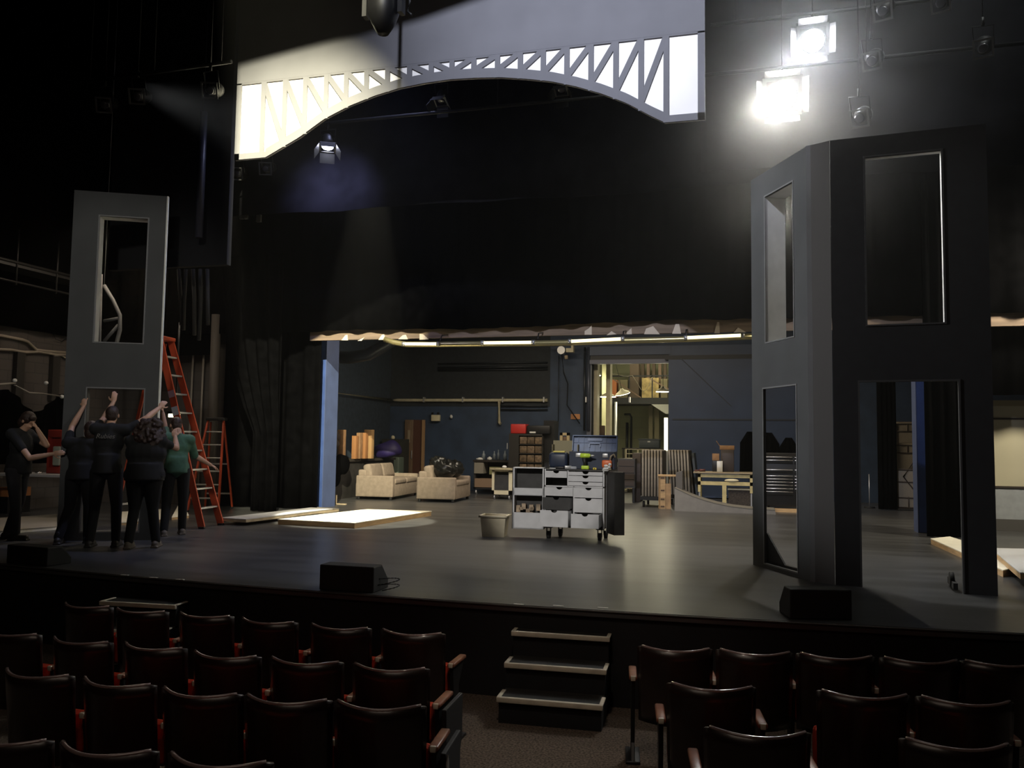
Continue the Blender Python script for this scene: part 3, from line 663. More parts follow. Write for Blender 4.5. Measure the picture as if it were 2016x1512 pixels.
# ================================================================== PEOPLE
def remesh(o, vox, sm=3):
    r = o.modifiers.new('r', 'REMESH'); r.mode = 'VOXEL'; r.voxel_size = vox; r.use_smooth_shade = True
    s = o.modifiers.new('s', 'SMOOTH'); s.factor = .5; s.iterations = sm
def hand(mb, wr, fore, palmn, curl=.5, s=1.0, mirror=1):
    """wr wrist point, fore forearm direction, palmn palm normal; fingers bend towards the palm."""
    f = fore.normalized(); n = (palmn - f * palmn.dot(f)).normalized(); a = f.cross(n) * mirror
    c = wr + f * .045 * s
    rot = Matrix((a, n, f)).transposed()
    mb.ell(c, (.041 * s, .016 * s, .050 * s), rot, n=10)
    lens = [.070, .078, .073, .058]
    for k, L in enumerate(lens):
        base = wr + f * (.080 - .004 * abs(k - 1)) * s + a * (.030 - .020 * k) * s
        d = f.copy(); p = base; r = .0092 * s
        for j in range(3):
            ang = curl * (.35 + .5 * j) + .06 * k; d = (f * math.cos(ang) + n * math.sin(ang)).normalized()
            q = p + d * L * (.45, .31, .24)[j] * s; mb.cap(p, q, r, r * .92, 8); p = q; r *= .92
    p = wr + f * .025 * s + a * .034 * s; d = (f * .65 + a * .75 + n * .25).normalized(); q = p + d * .038 * s
    mb.cap(p, q, .012 * s, .0105 * s, 8); d = (f * .85 + a * .3 + n * .4).normalized(); mb.cap(q, q + d * .032 * s, .0105 * s, .009 * s, 8)
def person(label, loc, rz, P, top=M_bshirt, bottom=M_btrous, shoes=M_shoe, hair='short', sleeve=.55, scale=1.0, gloves=None, girth=1.0, name='person'):
    t = thing(name, label, 'person', loc, rz); t.scale = (scale,) * 3
    V = lambda k: Vector(P[k])
    g = girth; mb = MB()
    pel, che, nek, hd = V('pel'), V('che'), V('nek'), V('head')
    # torso
    mid = (pel + che) / 2
    def torso(m, e):
        m.ell(pel, (.165 * g + e, .115 * g + e, .13 + e)); m.ell(mid, (.140 * g + e, .100 * g + e, .17 + e)); m.ell(che, (.165 * g + e, .110 * g + e, .17 + e))
        m.cap(V('shL') , V('shR'), .062 + e, .062 + e); m.cap(che, (V('shL') + V('shR')) / 2, .12 + e, .075 + e)
    torso(mb, -.006)
    mb.cap((V('shL') + V('shR')) / 2 + Vector((0, 0, .0)), nek, .062, .052); mb.cap(nek, hd - Vector((0, 0, .06)), .052, .05)
    # head looks along hd_dir
    fd = Vector(P.get('look', (0, 1, 0))).normalized(); up = Vector((0, 0, 1)); side = fd.cross(up).normalized(); up2 = side.cross(fd)
    rot = Matrix((side, fd, up2)).transposed()
    H = lambda x, y, z: hd + side * x + fd * y + up2 * z
    mb.ell(H(0, 0, .03), (.074, .092, .085), rot, 14); mb.ell(H(0, .028, -.045), (.052, .058, .062), rot); mb.ell(H(0, .055, -.085), (.026, .022, .018), rot)
    mb.cap(H(0, .088, .02), H(0, .108, -.016), .008, .013, 8); mb.ell(H(0, .086, -.05), (.022, .010, .008), rot, 8)
    for s in (-1, 1): mb.ell(H(.077 * s, -.005, -.005), (.012, .020, .030), rot, 8); mb.ell(H(.03 * s, .078, .022), (.014, .008, .009), rot, 8)
    # arms
    for s in 'LR':
        sh, el, wr = V('sh' + s), V('el' + s), V('wr' + s)
        mb.cap(sh, el, .047, .038); mb.cap(el, el.lerp(wr, .3), .038, .040); mb.cap(el.lerp(wr, .3), wr, .040, .026)
        hv = Vector(P.get('hd' + s, wr - el)); hand(mb, wr, hv, Vector(P.get('pn' + s, (0, 1, 0))), P.get('cu' + s, .5), 1.0, 1 if s == 'L' else -1)
        hp, kn, an = V('hp' + s), V('kn' + s), V('an' + s)
        mb.cap(hp, kn, .082 * g, .054); mb.cap(kn, kn.lerp(an, .3), .052, .056); mb.cap(kn.lerp(an, .3), an, .056, .036)
        toe = Vector(P.get('toe' + s, (0, 1, 0))).normalized(); ft = Vector((an.x, an.y, .035)); mb.cap(ft - toe * .04, ft + toe * .14, .034, .028)
    body = mb.build('body', M_skin, t, recalc=False); remesh(body, .0075, 2)
    # shirt
    sm = MB(); torso(sm, .018); sm.cyl(pel - Vector((0, 0, .08)), mid, .168 * g, .150 * g, 24)
    for s in 'LR':
        sh, el, wr = V('sh' + s), V('el' + s), V('wr' + s); q = sh.lerp(el, sleeve) if sleeve <= 1 else el
        sm.cap(sh, q, .066, .056)
        if sleeve > 1: sm.cap(el, wr.lerp(el, .12), .054, .040)
    for s in 'LR': pass
    o = sm.build('jacket' if top is M_greencl else 'shirt', top, t, recalc=False); remesh(o, .014, 4)
    tr = MB(); tr.ell(pel - Vector((0, 0, .02)), (.178 * g, .128 * g, .115))
    for s in 'LR':
        hp, kn, an = V('hp' + s), V('kn' + s), V('an' + s); tr.cap(hp, kn, .100 * g, .072); tr.cap(kn, an + Vector((0, 0, .01)), .070, .058)
    o = tr.build('trousers', bottom, t, recalc=False); remesh(o, .014, 4)
    for s in 'LR':
        an = V('an' + s); toe = Vector(P.get('toe' + s, (0, 1, 0))).normalized(); f = MB(); b0 = Vector((an.x, an.y, 0))
        f.cap(b0 - toe * .045 + Vector((0, 0, .045)), b0 + toe * .145 + Vector((0, 0, .040)), .044, .038); f.cap(b0 + Vector((0, 0, .06)), b0 + Vector((0, 0, .13)), .050, .048)
        sd = Vector((-toe.y, toe.x, 0))
        Mx = Matrix((( toe.x, sd.x, 0, b0.x), (toe.y, sd.y, 0, b0.y), (0, 0, 1, 0), (0, 0, 0, 1)))
        f.box(-.09, .185, -.045, .045, 0, .022, Mx)
        o = f.build('shoe', shoes, t, recalc=False); remesh(o, .010, 2)
    hb = MB()
    if hair == 'short':
        hb.ell(H(0, -.010, .042), (.081, .094, .086), rot, 14); hb.ell(H(0, -.045, .0), (.070, .06, .075), rot); hb.ell(H(0, .06, .085), (.05, .03, .03), rot, 8)
    elif hair == 'bob':
        hb.ell(H(0, -.012, .040), (.092, .100, .094), rot, 14); hb.ell(H(0, -.05, -.03), (.085, .065, .10), rot); hb.ell(H(.02, .07, .075), (.06, .035, .035), rot, 8)
    elif hair == 'curly':
        rr = random.Random(3); hb.ell(H(0, -.02, .03), (.13, .13, .12), rot, 14); hb.ell(H(0, -.06, -.12), (.20, .12, .18), rot, 14)
        for i in range(150):
            a = rr.uniform(0, 2 * PI); z = rr.uniform(-.30, .14); w = .195 - .05 * abs(z + .1) / .2 if z < 0.03 else .15 * math.sqrt(max(0, 1 - ((z - .02) / .14) ** 2))
            if math.sin(a) > .45: continue
            w = max(w, .02); hb.ell(H(w * math.cos(a) * 1.0, -.04 + w * math.sin(a) * .8, z), (rr.uniform(.018, .032),) * 3, None, 6)
    o = hb.build('hair', M_hair, t, recalc=False); remesh(o, .009, 5 if hair == 'curly' else 1)
    if gloves:
        pass
    return t
def base_pose(**kw):
    P = dict(pel=(0, 0, .97), che=(0, .02, 1.28), nek=(0, .02, 1.50), head=(0, .05, 1.63), shL=(-.185, .01, 1.42), shR=(.185, .01, 1.42),
             elL=(-.25, .0, 1.13), elR=(.25, 0, 1.13), wrL=(-.25, .12, .90), wrR=(.25, .12, .90),
             hpL=(-.095, 0, .92), hpR=(.095, 0, .92), knL=(-.11, .03, .50), knR=(.11, .03, .50), anL=(-.12, 0, .08), anR=(.12, 0, .08))
    P.update(kw); return P
def build_people():
    # 1: the woman at the far left, turned to the right, one hand at her head, the other on the flat
    p = onz(28, 1062); rzR = math.radians(-78)
    t = person('person in black t-shirt at far left, one arm raised to the head', (p.x, p.y, 0), rzR,
           base_pose(look=(.1, .9, -.45), head=(0, .10, 1.60), nek=(0, .05, 1.49), che=(0, .03, 1.27),
                     elL=(-.14, .30, 1.27), wrL=(-.10, .17, 1.50), hdL=(0.05, -.35, .6), pnL=(.2, -.8, 0), cuL=.5,
                     elR=(.22, .30, 1.10), wrR=(.13, .56, 1.16), hdR=(-.05, .9, .15), pnR=(-1, 0, .1), cuR=.5,
                     hpL=(-.09, 0, .92), knL=(-.09, -.02, .50), anL=(-.09, -.16, .08), anR=(.10, .08, .08), knR=(.10, .06, .50)),
           bottom=M_jeans, hair='bob', sleeve=.6)
    # 2: person behind the lettered shirt, left hand on the flat
    p = onz(152, 1069); fr = math.radians(24)
    person('person in black left of the lettered shirt, hand raised onto the opening edge', (p.x, p.y, 0), fr + .1,
           base_pose(elL=(-.18, .20, 1.53), wrL=(-.06, .24, 1.80), hdL=(.05, .1, 1), pnL=(.3, 1, 0), cuL=.35, elR=(.22, .27, 1.20), wrR=(.12, .42, 1.36), hdR=(0, .5, .8), pnR=(0, 1, 0),
                     head=(0.09, .07, 1.48), nek=(.06, .04, 1.37), che=(.0, .03, 1.17), shL=(-.18, .02, 1.31), shR=(.19, .02, 1.31), pel=(0, 0, .90), hpL=(-.09, 0, .86), hpR=(.09, 0, .86), knL=(-.12, .05, .47), anL=(-.20, -.12, .08), look=(-.2, 1, .1)),
           hair='bob')
    # 3: tall man, lettered t-shirt, both arms up
    p = onz(203, 1076)
    man = person('person with short hair, grey lettering across the back of a black t-shirt', (p.x, p.y, 0), fr,
           base_pose(pel=(0, 0, 1.0), che=(.0, .04, 1.34), nek=(0, .07, 1.56), head=(0, .12, 1.68), shL=(-.17, .03, 1.50), shR=(.21, .03, 1.49),
                     elL=(-.14, .24, 1.64), wrL=(-.06, .34, 1.86), hdL=(.02, .15, 1), pnL=(0, 1, 0), cuL=.3,
                     elR=(.43, .14, 1.66), wrR=(.53, .33, 1.80), hdR=(.45, .4, .75), pnR=(0, 1, .2), cuR=.9,
                     hpL=(-.10, 0, .95), hpR=(.10, 0, .95), knL=(-.13, .03, .52), knR=(.13, .03, .52), anL=(-.15, -.05, .08), anR=(.15, .0, .08), look=(-.1, 1, .2)),
           hair='short', sleeve=.5, girth=1.05)
    fc = bpy.data.curves.new('txt', 'FONT'); fc.body = 'Rubies'; fc.size = .085; fc.extrude = .001; fc.align_x = 'CENTER'; fc.shear = .25
    fo = bpy.data.objects.new('txt', fc); me = bpy.data.meshes.new_from_object(fo); bpy.data.objects.remove(fo)
    me.materials.append(mat('worn_print', (.13, .125, .12), .8)); o = bpy.data.objects.new('shirt_lettering', me); COL.objects.link(o); o.parent = man
    o.location = (0, -.125, 1.38); o.rotation_euler = (PI / 2 - .1, 0, 0)
    # 4: person with long curly hair
    p = onz(278, 1079)
    person('person with long dark curly hair in black, pushing on the flat', (p.x, p.y, 0), fr,
           base_pose(elR=(.32, .24, 1.26), wrR=(.26, .40, 1.41), hdR=(-.3, .5, .8), pnR=(0, 1, 0), cuR=.5, elL=(-.26, .25, 1.25), wrL=(-.18, .42, 1.40), hdL=(0, .5, .9), pnL=(0, 1, 0),
                     head=(0.03, .08, 1.50), nek=(0.01, .05, 1.40), che=(0, .03, 1.20), shL=(-.19, .02, 1.35), shR=(.19, .02, 1.35), pel=(0, 0, .93), anR=(.16, .05, .08), anL=(-.14, -.05, .08)),
           hair='curly', shoes=M_boot, girth=1.45)
    # 5: green jacket upstage of the flat's right edge
    p = onz(342, 1054)
    person('person in green jacket and dark trousers by the tall orange ladder', (p.x, p.y, 0), fr + .35,
           base_pose(elL=(-.16, .12, 1.52), wrL=(-.20, .16, 1.76), hdL=(-.1, .1, 1), pnL=(-1, .3, 0), cuL=.8, shL=(-.15, .0, 1.40), shR=(.17, 0, 1.37), elR=(.26, .12, 1.14), wrR=(.50, .20, 1.00), hdR=(.7, .3, -.3), pnR=(0, .3, -1), cuR=.6,
                     head=(-.02, .10, 1.58), look=(-.2, 1, 0), anL=(-.14, -.05, .08), anR=(.12, .10, .08)),
           top=M_greencl, hair='short', sleeve=1.0, shoes=M_boot)
build_people()
# ================================================================== STAGE FLOOR PIECES
def slab(name, label, corners, h, topm, edgem, cat='platform', z0=0.0, group=None):
    """platform from 4 floor corners (world xy), top board and edge frame"""
    c = sum((Vector((p[0], p[1], 0)) for p in corners), Vector()) / 4
    t = thing(name, label, cat, (c.x, c.y, z0), 0, group)
    loc = [(p[0] - c.x, p[1] - c.y) for p in corners]
    MB().prism(loc, h - .012, h, 'xy').build('top_board', topm, t)
    inn = [(x * .992, y * .992) for x, y in loc]
    mb = MB(); mb.prism(inn, 0, h - .012, 'xy'); mb.build('edge_frame', edgem, t)
    return t
def Z(px, py, z=0.0): p = onz(px, py, z); return (p.x, p.y)
slab('stage_platform', 'bright cream topped platform lying flat centre left of the stage', [Z(546, 1022, .09), Z(698, 1029.5, .09), Z(850, 1006, .09), Z(724, 1002, .09)], .09, M_cream, M_wood)
slab('stage_deck', 'long pale grey panel lying beside the cream platform', [Z(434, 1019, .11), Z(484, 1022, .11), Z(655, 1001.5, .11), Z(612, 999, .11)], .055, mat('pale_grey_board', (.42, .42, .43), .7), M_ply, z0=.055)
slab('stage_deck', 'darker panel lying under the pale grey one left of the cream platform', [Z(432, 1020, .05), Z(486, 1024, .05), Z(668, 1001, .05), Z(626, 998, .05)], .05, mat('taupe_board', (.18, .16, .13), .7), M_ply)
slab('lumber_slab', 'pale slab on the floor behind the person at far left', [Z(-10, 1046, .05), Z(112, 1036, .05), Z(112, 1012, .05), Z(-10, 1020, .05)], .05, mat('dusty_board', (.26, .23, .18), .8), M_cream)
slab('lumber_slab', 'cream slab on the floor seen through the doorway of the raised flat', [Z(228, 1029, .05), Z(322, 1022, .05), Z(322, 1002, .05), Z(228, 1008, .05)], .05, M_cream, M_wood)
slab('lumber_slab', 'cream panel lying on the floor behind the green jacket', [Z(338, 1018, .05), Z(372, 1014, .05), Z(362, 996, .05), Z(350, 996, .05)], .05, M_cream, M_wood)
slab('lumber_slab', 'pale board on the floor by the right doorway and wing', [Z(1832, 1060, .08), Z(1975, 1122, .08), Z(2040, 1110, .08), Z(1870, 1056, .08)], .08, M_cream, M_wood)
slab('lumber_slab', 'white topped panel on the floor at the far right edge', (lambda a, b: [a, b, (b[0] + 1.1, b[1] + .25), (a[0] + 1.1, a[1] + .25)])(Z(1950, 1078, .16), Z(2008, 1126, .16)), .07, mat('grey_white_board', (.55, .54, .52), .7), M_wood, z0=.085)

# ================================================================== TOOL CART
def build_cart():
    yf = 12.12; xa = ony(1072, 980, yf).x; xb = ony(1190, 980, yf).x; W = xb - xa; Hh = 1.02; D = .46
    t = thing('tool_cart', 'grey rolling tool cart with open drawers and side wings', 'tool cart', (xa, yf, 0))
    def U(px): return ony(px, 980, yf).x - xa
    def Zz(py, px=1130): return ony(px, py, yf).z
    zb = .17; body = MB()
    body.box(0, .018, 0, D, zb, Hh); body.box(W - .018, W, 0, D, zb, Hh); body.box(0, W, D - .015, D, zb, Hh); body.box(-.01, W + .01, -.01, D, Hh - .02, Hh); body.box(0, W, 0, D, zb, zb + .02)
    zm = Zz(958); body.box(0, W, 0, D, zm - .008, zm + .008); um = U(1118); ul = U(1130)
    body.box(um - .008, um + .008, 0, D, zm, Hh); body.box(ul - .008, ul + .008, 0, D, zb, zm)
    body.build('body', M_cartdark, t)
    fr = MB(); fr.box(0, W, -.012, 0, zm - .01, zm + .01); fr.box(um - .009, um + .009, -.012, 0, zm, Hh - .02); fr.box(ul - .01, ul + .01, -.012, 0, zb, zm); fr.box(W - .022, W, -.012, 0, zb, Hh); fr.box(0, .02, -.012, 0, zb, Hh)
    fr.build('face_frame', M_cart, t)
    def drawer(u0, u1, z0, z1, pull=0.0, m=M_cart, open_=False):
        mb = MB(); c = (u0 + u1) / 2; r = .045
        # front board with half-round finger notch
        pts = [(u0, z0), (u1, z0), (u1, z1)] + [(c + r * math.cos(a), z1 - .75 * r * math.sin(a)) for a in [PI * k / 8 for k in range(9)]] + [(u0, z1)]
        mb.prism(pts, -.014 - pull, -pull); 
        if pull > .05:
            mb.box(u0, u0 + .012, -pull, .1, z0, z1 - .01); mb.box(u1 - .012, u1, -pull, .1, z0, z1 - .01); mb.box(u0, u1, -pull, .1, z0, z0 + .012)
        mb.build('drawer', m, t)
        if pull <= .05: MB().box(c - .055, c + .055, -.002, .02, z1 - .06, z1).build('notch_shadow_gap', M_black, t) if False else None
    g = .004
    drawer(.02, um - .012, Zz(940, 1090), Hh - .03, .02)
    a = Hh - .03; zs = [a, Zz(936), Zz(948), zm + .012]
    for z1, z0 in zip(zs, zs[1:]): drawer(um + .012, W - .026, z0 + g, z1 - g, .012)
    drawer(.022, ul - .012, Zz(977), zm - .014, .014)
    drawer(.02, ul - .02, .44, Zz(978) - .005, .20, M_cartdark)
    drawer(.0, ul - .03, .20, .435, .26)
    drawer(ul + .012, W - .026, Zz(979), zm - .014, .012)
    drawer(ul + .012, W - .026, Zz(1008), Zz(980) - .004, .012)
    drawer(ul + .02, W - .03, .20, .40, .30)
    # wings: shallow shelved boxes hinged at the front
    lw = thing('left_wing', None, None, (-.01, 0, 0)); lw.parent = t; lw.rotation_euler = (0, 0, math.radians(6))
    w0 = -.47; m = MB(); m.box(w0, w0 + .02, -.02, .16, .13, Hh + .01); m.box(-.03, -.01, -.02, .16, .13, Hh + .01); m.box(w0, -.01, -.02, .16, Hh, Hh + .015); m.box(w0, -.01, .145, .16, .13, Hh)
    m.box(w0, -.01, -.02, .16, .60, .615); m.box(w0, -.01, -.02, .16, .13, .145); 
    bpy.data.objects.remove(lw)
    m2 = MB(); Ml = Matrix.Rotation(math.radians(4), 4, 'Z')
    def B(mb, *a_): mb.box(*a_, M=Ml)
    lt = MB()
    for a_ in ((w0, w0 + .02, -.02, .16, .13, Hh + .01), (-.03, -.01, -.02, .16, .13, Hh + .01), (w0, -.01, -.02, .16, Hh, Hh + .015), (w0, -.01, -.02, .16, .13, .145), (w0, -.01, -.02, .0, .62, .73), (w0, -.01, -.02, .16, .62, .63), (w0, -.01, -.02, .0, .13, .37)): B(lt, *a_)
    L = lt.build('side_wing', M_cart, t); m.bm.free(); m2.bm.free()
    bb = MB(); B(bb, w0 + .02, -.03, .145, .155, .145, Hh); B(bb, w0 - .012, w0, -.02, .17, .13, Hh); bb.build('wing_panel', M_cartdark, L)
    it = MB(); rr = random.Random(5)
    for k in range(9):
        x = rr.uniform(w0 + .06, -.08); z = rr.uniform(.33, .42); B(it, x - .03, x + .03, .04, .10, z, z + rr.uniform(.03, .10))
    it.build('wing_contents', mat('tan_oddments', (.33, .25, .17), .7, var=.4), L)
    rt = MB(); Mr = Matrix.Translation((W + .03, 0, 0)) @ Matrix.Rotation(math.radians(-62), 4, 'Z')
    rt.box(0, .34, .0, .15, .12, Hh - .02, M=Mr); R = rt.build('side_wing', M_cartdark, t)
    e = MB(); e.box(-.014, 0, .0, .15, .12, Hh - .02, M=Mr); e.build('wing_panel', M_cart, R)
    for cx, cy in ((.06, .04), (W - .07, .04), (.16, D - .06), (W - .02 - .02, D - .06)):
        c = MB(); c.box(cx - .05, cx + .05, cy - .05, cy + .05, .155, .17); c.box(cx - .032, cx - .025, cy - .03, cy + .03, .05, .16); c.box(cx + .025, cx + .032, cy - .03, cy + .03, .05, .16)
        o = c.build('caster', M_dmetal, t); MB().cyl((cx - .024, cy, .055), (cx + .024, cy, .055), .055, n=20).build('wheel', M_rubber, o)
    # things on top, all at z = Hh
    X = lambda px: ony(px, 900, yf + .15).x
    def on(name, label, cat, px, dy=.15): return thing(name, label, cat, (X(px), yf + dy, Hh + .001))
    tb = on('toolbox', 'open dark blue plastic toolbox on the tool cart', 'toolbox', 1165, .28); w = .68; hb = .26
    q = MB(); q.box(-w / 2, w / 2, -.13, -.12, 0, hb); q.box(-w / 2, w / 2, .12, .13, 0, hb); q.box(-w / 2, -w / 2 + .01, -.12, .12, 0, hb); q.box(w / 2 - .01, w / 2, -.12, .12, 0, hb); q.box(-w / 2, w / 2, -.13, .13, 0, .012); q.build('box', M_navy, tb, bevel=.006)
    Ld = Matrix.Translation((0, .13, hb)) @ Matrix.Rotation(math.radians(-12), 4, 'X')
    lid = MB(); lid.box(-w / 2, w / 2, 0, .012, 0, .24, M=Ld); lid.box(-w / 2, -w / 2 + .014, -.05, 0, 0, .24, M=Ld); lid.box(w / 2 - .014, w / 2, -.05, 0, 0, .24, M=Ld); lid.box(-w / 2, w / 2, -.05, 0, .225, .24, M=Ld)
    for k in range(1, 8): lid.box(-w / 2 + k * w / 8 - .004, -w / 2 + k * w / 8 + .004, -.012, 0, 0, .225, M=Ld)
    lid.box(-w / 2, w / 2, -.012, 0, .13, .145, M=Ld); lo = lid.build('lid', M_blueplastic, tb)
    hnd = MB(); hnd.box(-.09, .09, -.03, -.012, .11, .125, M=Ld); hnd.box(-.09, -.075, -.03, -.012, .06, .125, M=Ld); hnd.box(.075, .09, -.03, -.012, .06, .125, M=Ld); hnd.box(-.11, .11, -.02, -.012, .16, .20, M=Ld); hnd.build('handle', mat('mid_blue_plastic', (.07, .12, .24), .4), lo)
    for x in (-.20, .20): MB().rbox(x - .04, x + .04, -.142, -.13, hb - .085, hb - .025, .004).build('latch', M_alum, tb)
    for k in range(2):
        pass
    bg = on('tool_bag', 'dark blue cloth tool bag at the left end of the cart top', 'bag', 1100, .25); q = MB(); q.rbox(-.16, .13, -.10, .12, 0, .24, .05, 3); q.build('bag_body', M_navy, bg)
    MB().rbox(-.10, .08, -.05, .03, .235, .262, .01).build('yellow_item', mat('yellow_item', (.6, .5, .12), .5), bg)
    bx = on('board_box', 'open khaki cardboard box behind the blue bag on the cart', 'box', 1106, .40); q = MB(); q.box(-.2, .22, .06, .07, .02, .42); q.box(-.19, -.18, -.08, .06, .0, .36); q.box(.2, .21, -.08, .06, 0, .36); q.build('carton', mat('khaki_card', (.22, .19, .11), .85), bx)
    dr = on('cordless_drill', 'lime green cordless drill standing on the tool cart', 'drill', 1155, .04)
    q = MB(); q.rbox(-.055, .055, -.035, .035, 0, .055, .012); q.build('battery', M_lime, dr); q = MB(); q.cyl((-.005, 0, .05), (-.015, 0, .17), .022, .024); q.build('grip', M_rubber, dr)
    q = MB(); q.cyl((-.07, 0, .20), (.06, 0, .20), .036, .034); q.cyl((.06, 0, .20), (.075, 0, .20), .03, .02); q.build('motor_housing', M_lime, dr); q = MB(); q.cyl((.075, 0, .20), (.13, 0, .20), .018, .010); q.build('chuck', M_alum, dr)
    og = on('power_tool', 'orange power tool at the right end of the tool cart', 'power tool', 1196, .10); q = MB(); q.rbox(-.07, .07, -.04, .04, .03, .14, .02); q.build('housing', mat('orange_plastic', (.62, .13, .03), .4), og)
    q = MB(); q.tube([(-.03, 0, .0), (-.05, 0, .035)], .012); q.tube([(.04, 0, .13), (.06, 0, .20), (.10, 0, .225), (.12, 0, .18)], .014); q.box(-.06, .06, -.02, .02, 0, .03); q.build('handle', mat('tan_grip', (.30, .24, .16), .5), og)
    yt = on('tape_measure', 'small yellow tape measure on the front of the cart top', 'tape measure', 1174, .02); MB().rbox(-.025, .025, -.015, .015, 0, .028, .006).build('case', mat('yellow_case', (.75, .58, .05), .5), yt); MB().cyl((0, -.016, .014), (0, -.018, .014), .009).build('cap', M_rubber, yt)
    for i, (px, w_, h_, lab) in enumerate(((1094, .10, .012, 'white paper sheet at the left front of the cart top'), (1106, .14, .035, 'grey metal bracket lying on the cart top'), (1122, .10, .05, 'crumpled silver packet on the cart top'), (1132, .08, .04, 'pale plastic packet beside the drill'))):
        q = MB(); q.rbox(-w_ / 2, w_ / 2, -.04, .04, 0, h_, min(.008, h_ / 3)); o = q.build(('paper_sheet', 'metal_bracket', 'foil_packet', 'plastic_packet')[i], (M_paper, M_dmetal, M_alum, mat('milky_plastic', (.35, .36, .40), .4))[i])
        o.location = (X(px), yf + .02, Hh + .001); o.rotation_euler = (0, 0, .3 * (i - 1)); tag(o, lab, ('paper', 'bracket', 'packet', 'packet')[i])
    # tissue on the right wing
    q = MB(); 
    for k in range(5): q.ell((random.uniform(-.05, .05), random.uniform(-.02, .02), .02 + .02 * k), (.05 - .006 * k, .03, .022), None, 6)
    o = q.build('paper_towel', M_paper); o.location = (X(1205) - .01, yf - .10, Hh - .019); tag(o, 'crumpled white paper on the right wing of the cart', 'paper')
    # bin beside the cart
    bn = thing('storage_bin', 'beige plastic tote bin on the floor left of the tool cart', 'bin', (onz(974, 1055).x, onz(974, 1055).y, 0), .1)
    def fr_(w, d, h0, h1, tw):
        q = MB(); n = [(-w / 2, -d / 2), (w / 2, -d / 2), (w / 2, d / 2), (-w / 2, d / 2)]; s0 = .86
        for (a, b) in zip(n, n[1:] + n[:1]):
            q._add([(a[0] * s0, a[1] * s0, h0), (b[0] * s0, b[1] * s0, h0), (b[0], b[1], h1), (a[0], a[1], h1), (a[0] * .95 * s0, a[1] * .95 * s0, h0), (b[0] * .95 * s0, b[1] * .95 * s0, h0), (b[0] * .95, b[1] * .95, h1), (a[0] * .95, a[1] * .95, h1)],
                   [(0, 1, 2, 3), (7, 6, 5, 4), (0, 4, 5, 1), (3, 2, 6, 7)])
        q.prism([(x * s0, y * s0) for x, y in n], h0, h0 + .006, 'xy'); return q
    fr_(.38, .34, 0, .30, .01).build('tub', M_binbeige, bn)
    q = MB(); q.rbox(-.215, .215, -.195, -.16, .285, .315, .006); q.rbox(-.215, .215, .16, .195, .285, .315, .006); q.rbox(-.215, -.18, -.195, .195, .285, .315, .006); q.rbox(.18, .215, -.195, .195, .285, .315, .006); q.build('rim', M_binbeige, bn)
build_cart()

# ================================================================== SOFAS
def sofa(label, px, py, L, nc, name='sofa', bags=False):
    p = onz(px, py); D = .92; t = thing(name, label, 'sofa', (p.x, p.y, 0), math.radians(4))
    # local: +x is the direction the sofa faces, length runs along +y ; origin at near front corner
    fz = .07; B = lambda *a, r=.03: MB().rbox(*a, r, 3)
    B(-D, 0, .0, L, fz + .0, .38, r=.015).build('base', M_sofa, t)
    for i, y in enumerate((-.005, L - .155)): 
        q = MB(); q.rbox(-D, .005, y, y + .16, fz, .57, .035, 3); q.build('armrest', M_sofa, t)
    q = MB(); q.rbox(-D - .01, -D + .2, .15, L - .15, .3, .70, .04, 3); q.build('backrest', M_sofa, t)
    cw = (L - .32) / nc
    for k in range(nc):
        y = .16 + k * cw; q = MB(); q.rbox(-D + .2, .02, y + .004, y + cw - .004, .36, .49, .045, 4); q.build('seat_cushion', M_sofa, t)
        q = MB(); Mx = Matrix.Translation((-D + .22, y + cw / 2, .47)) @ Matrix.Rotation(math.radians(-13), 4, 'Y'); q.rbox(-.06, .14, -cw / 2 + .004, cw / 2 - .004, 0, .36, .07, 4, M=Mx); q.build('back_cushion', M_sofa, t)
    q = MB()
    for x in (-D + .06, -.06):
        for y in (.06, L - .06): q.rbox(x - .03, x + .03, y - .03, y + .03, 0, fz, .004)
    q.build('feet', M_dmetal, t)
    return t, p
S1, sp1 = sofa('beige two-seat sofa, the left one behind the cream platform', 772, 985, 2.0, 2)
S2, sp2 = sofa('beige armchair sofa heaped with black bags, right of the two-seat sofa', 895, 990, 1.45, 1, 'armchair')
def bag_pile():
    rr = random.Random(11)
    for i, (dx, dy, dz, s, lab) in enumerate(((-.40, .42, .50, .27, 'shiny black plastic bag at the front of the armchair heap'), (-.40, .98, .50, .26, 'shiny black plastic bag at the far side of the armchair heap'), (-.66, .62, .70, .20, 'black plastic bag on top of the armchair back'))):
        mb = MB(); mb.ell((0, 0, s * .8), (s, s * .95, s * .8), None, 22)
        for v in mb.bm.verts:
            d = v.co.normalized(); f = 1 + .10 * math.sin(7 * v.co.x / s + i) * math.cos(6 * v.co.y / s) + .07 * math.sin(15 * v.co.z / s + 9 * v.co.x / s) + rr.uniform(-.02, .02); v.co = Vector((v.co.x * f, v.co.y * f, v.co.z * (f if v.co.z > .05 else 1)))
        o = mb.build('black_bag', M_bag); o.location = (sp2.x + dx, sp2.y + dy, dz + .02); tag(o, lab, 'bag', 'black bags on the armchair')
bag_pile()

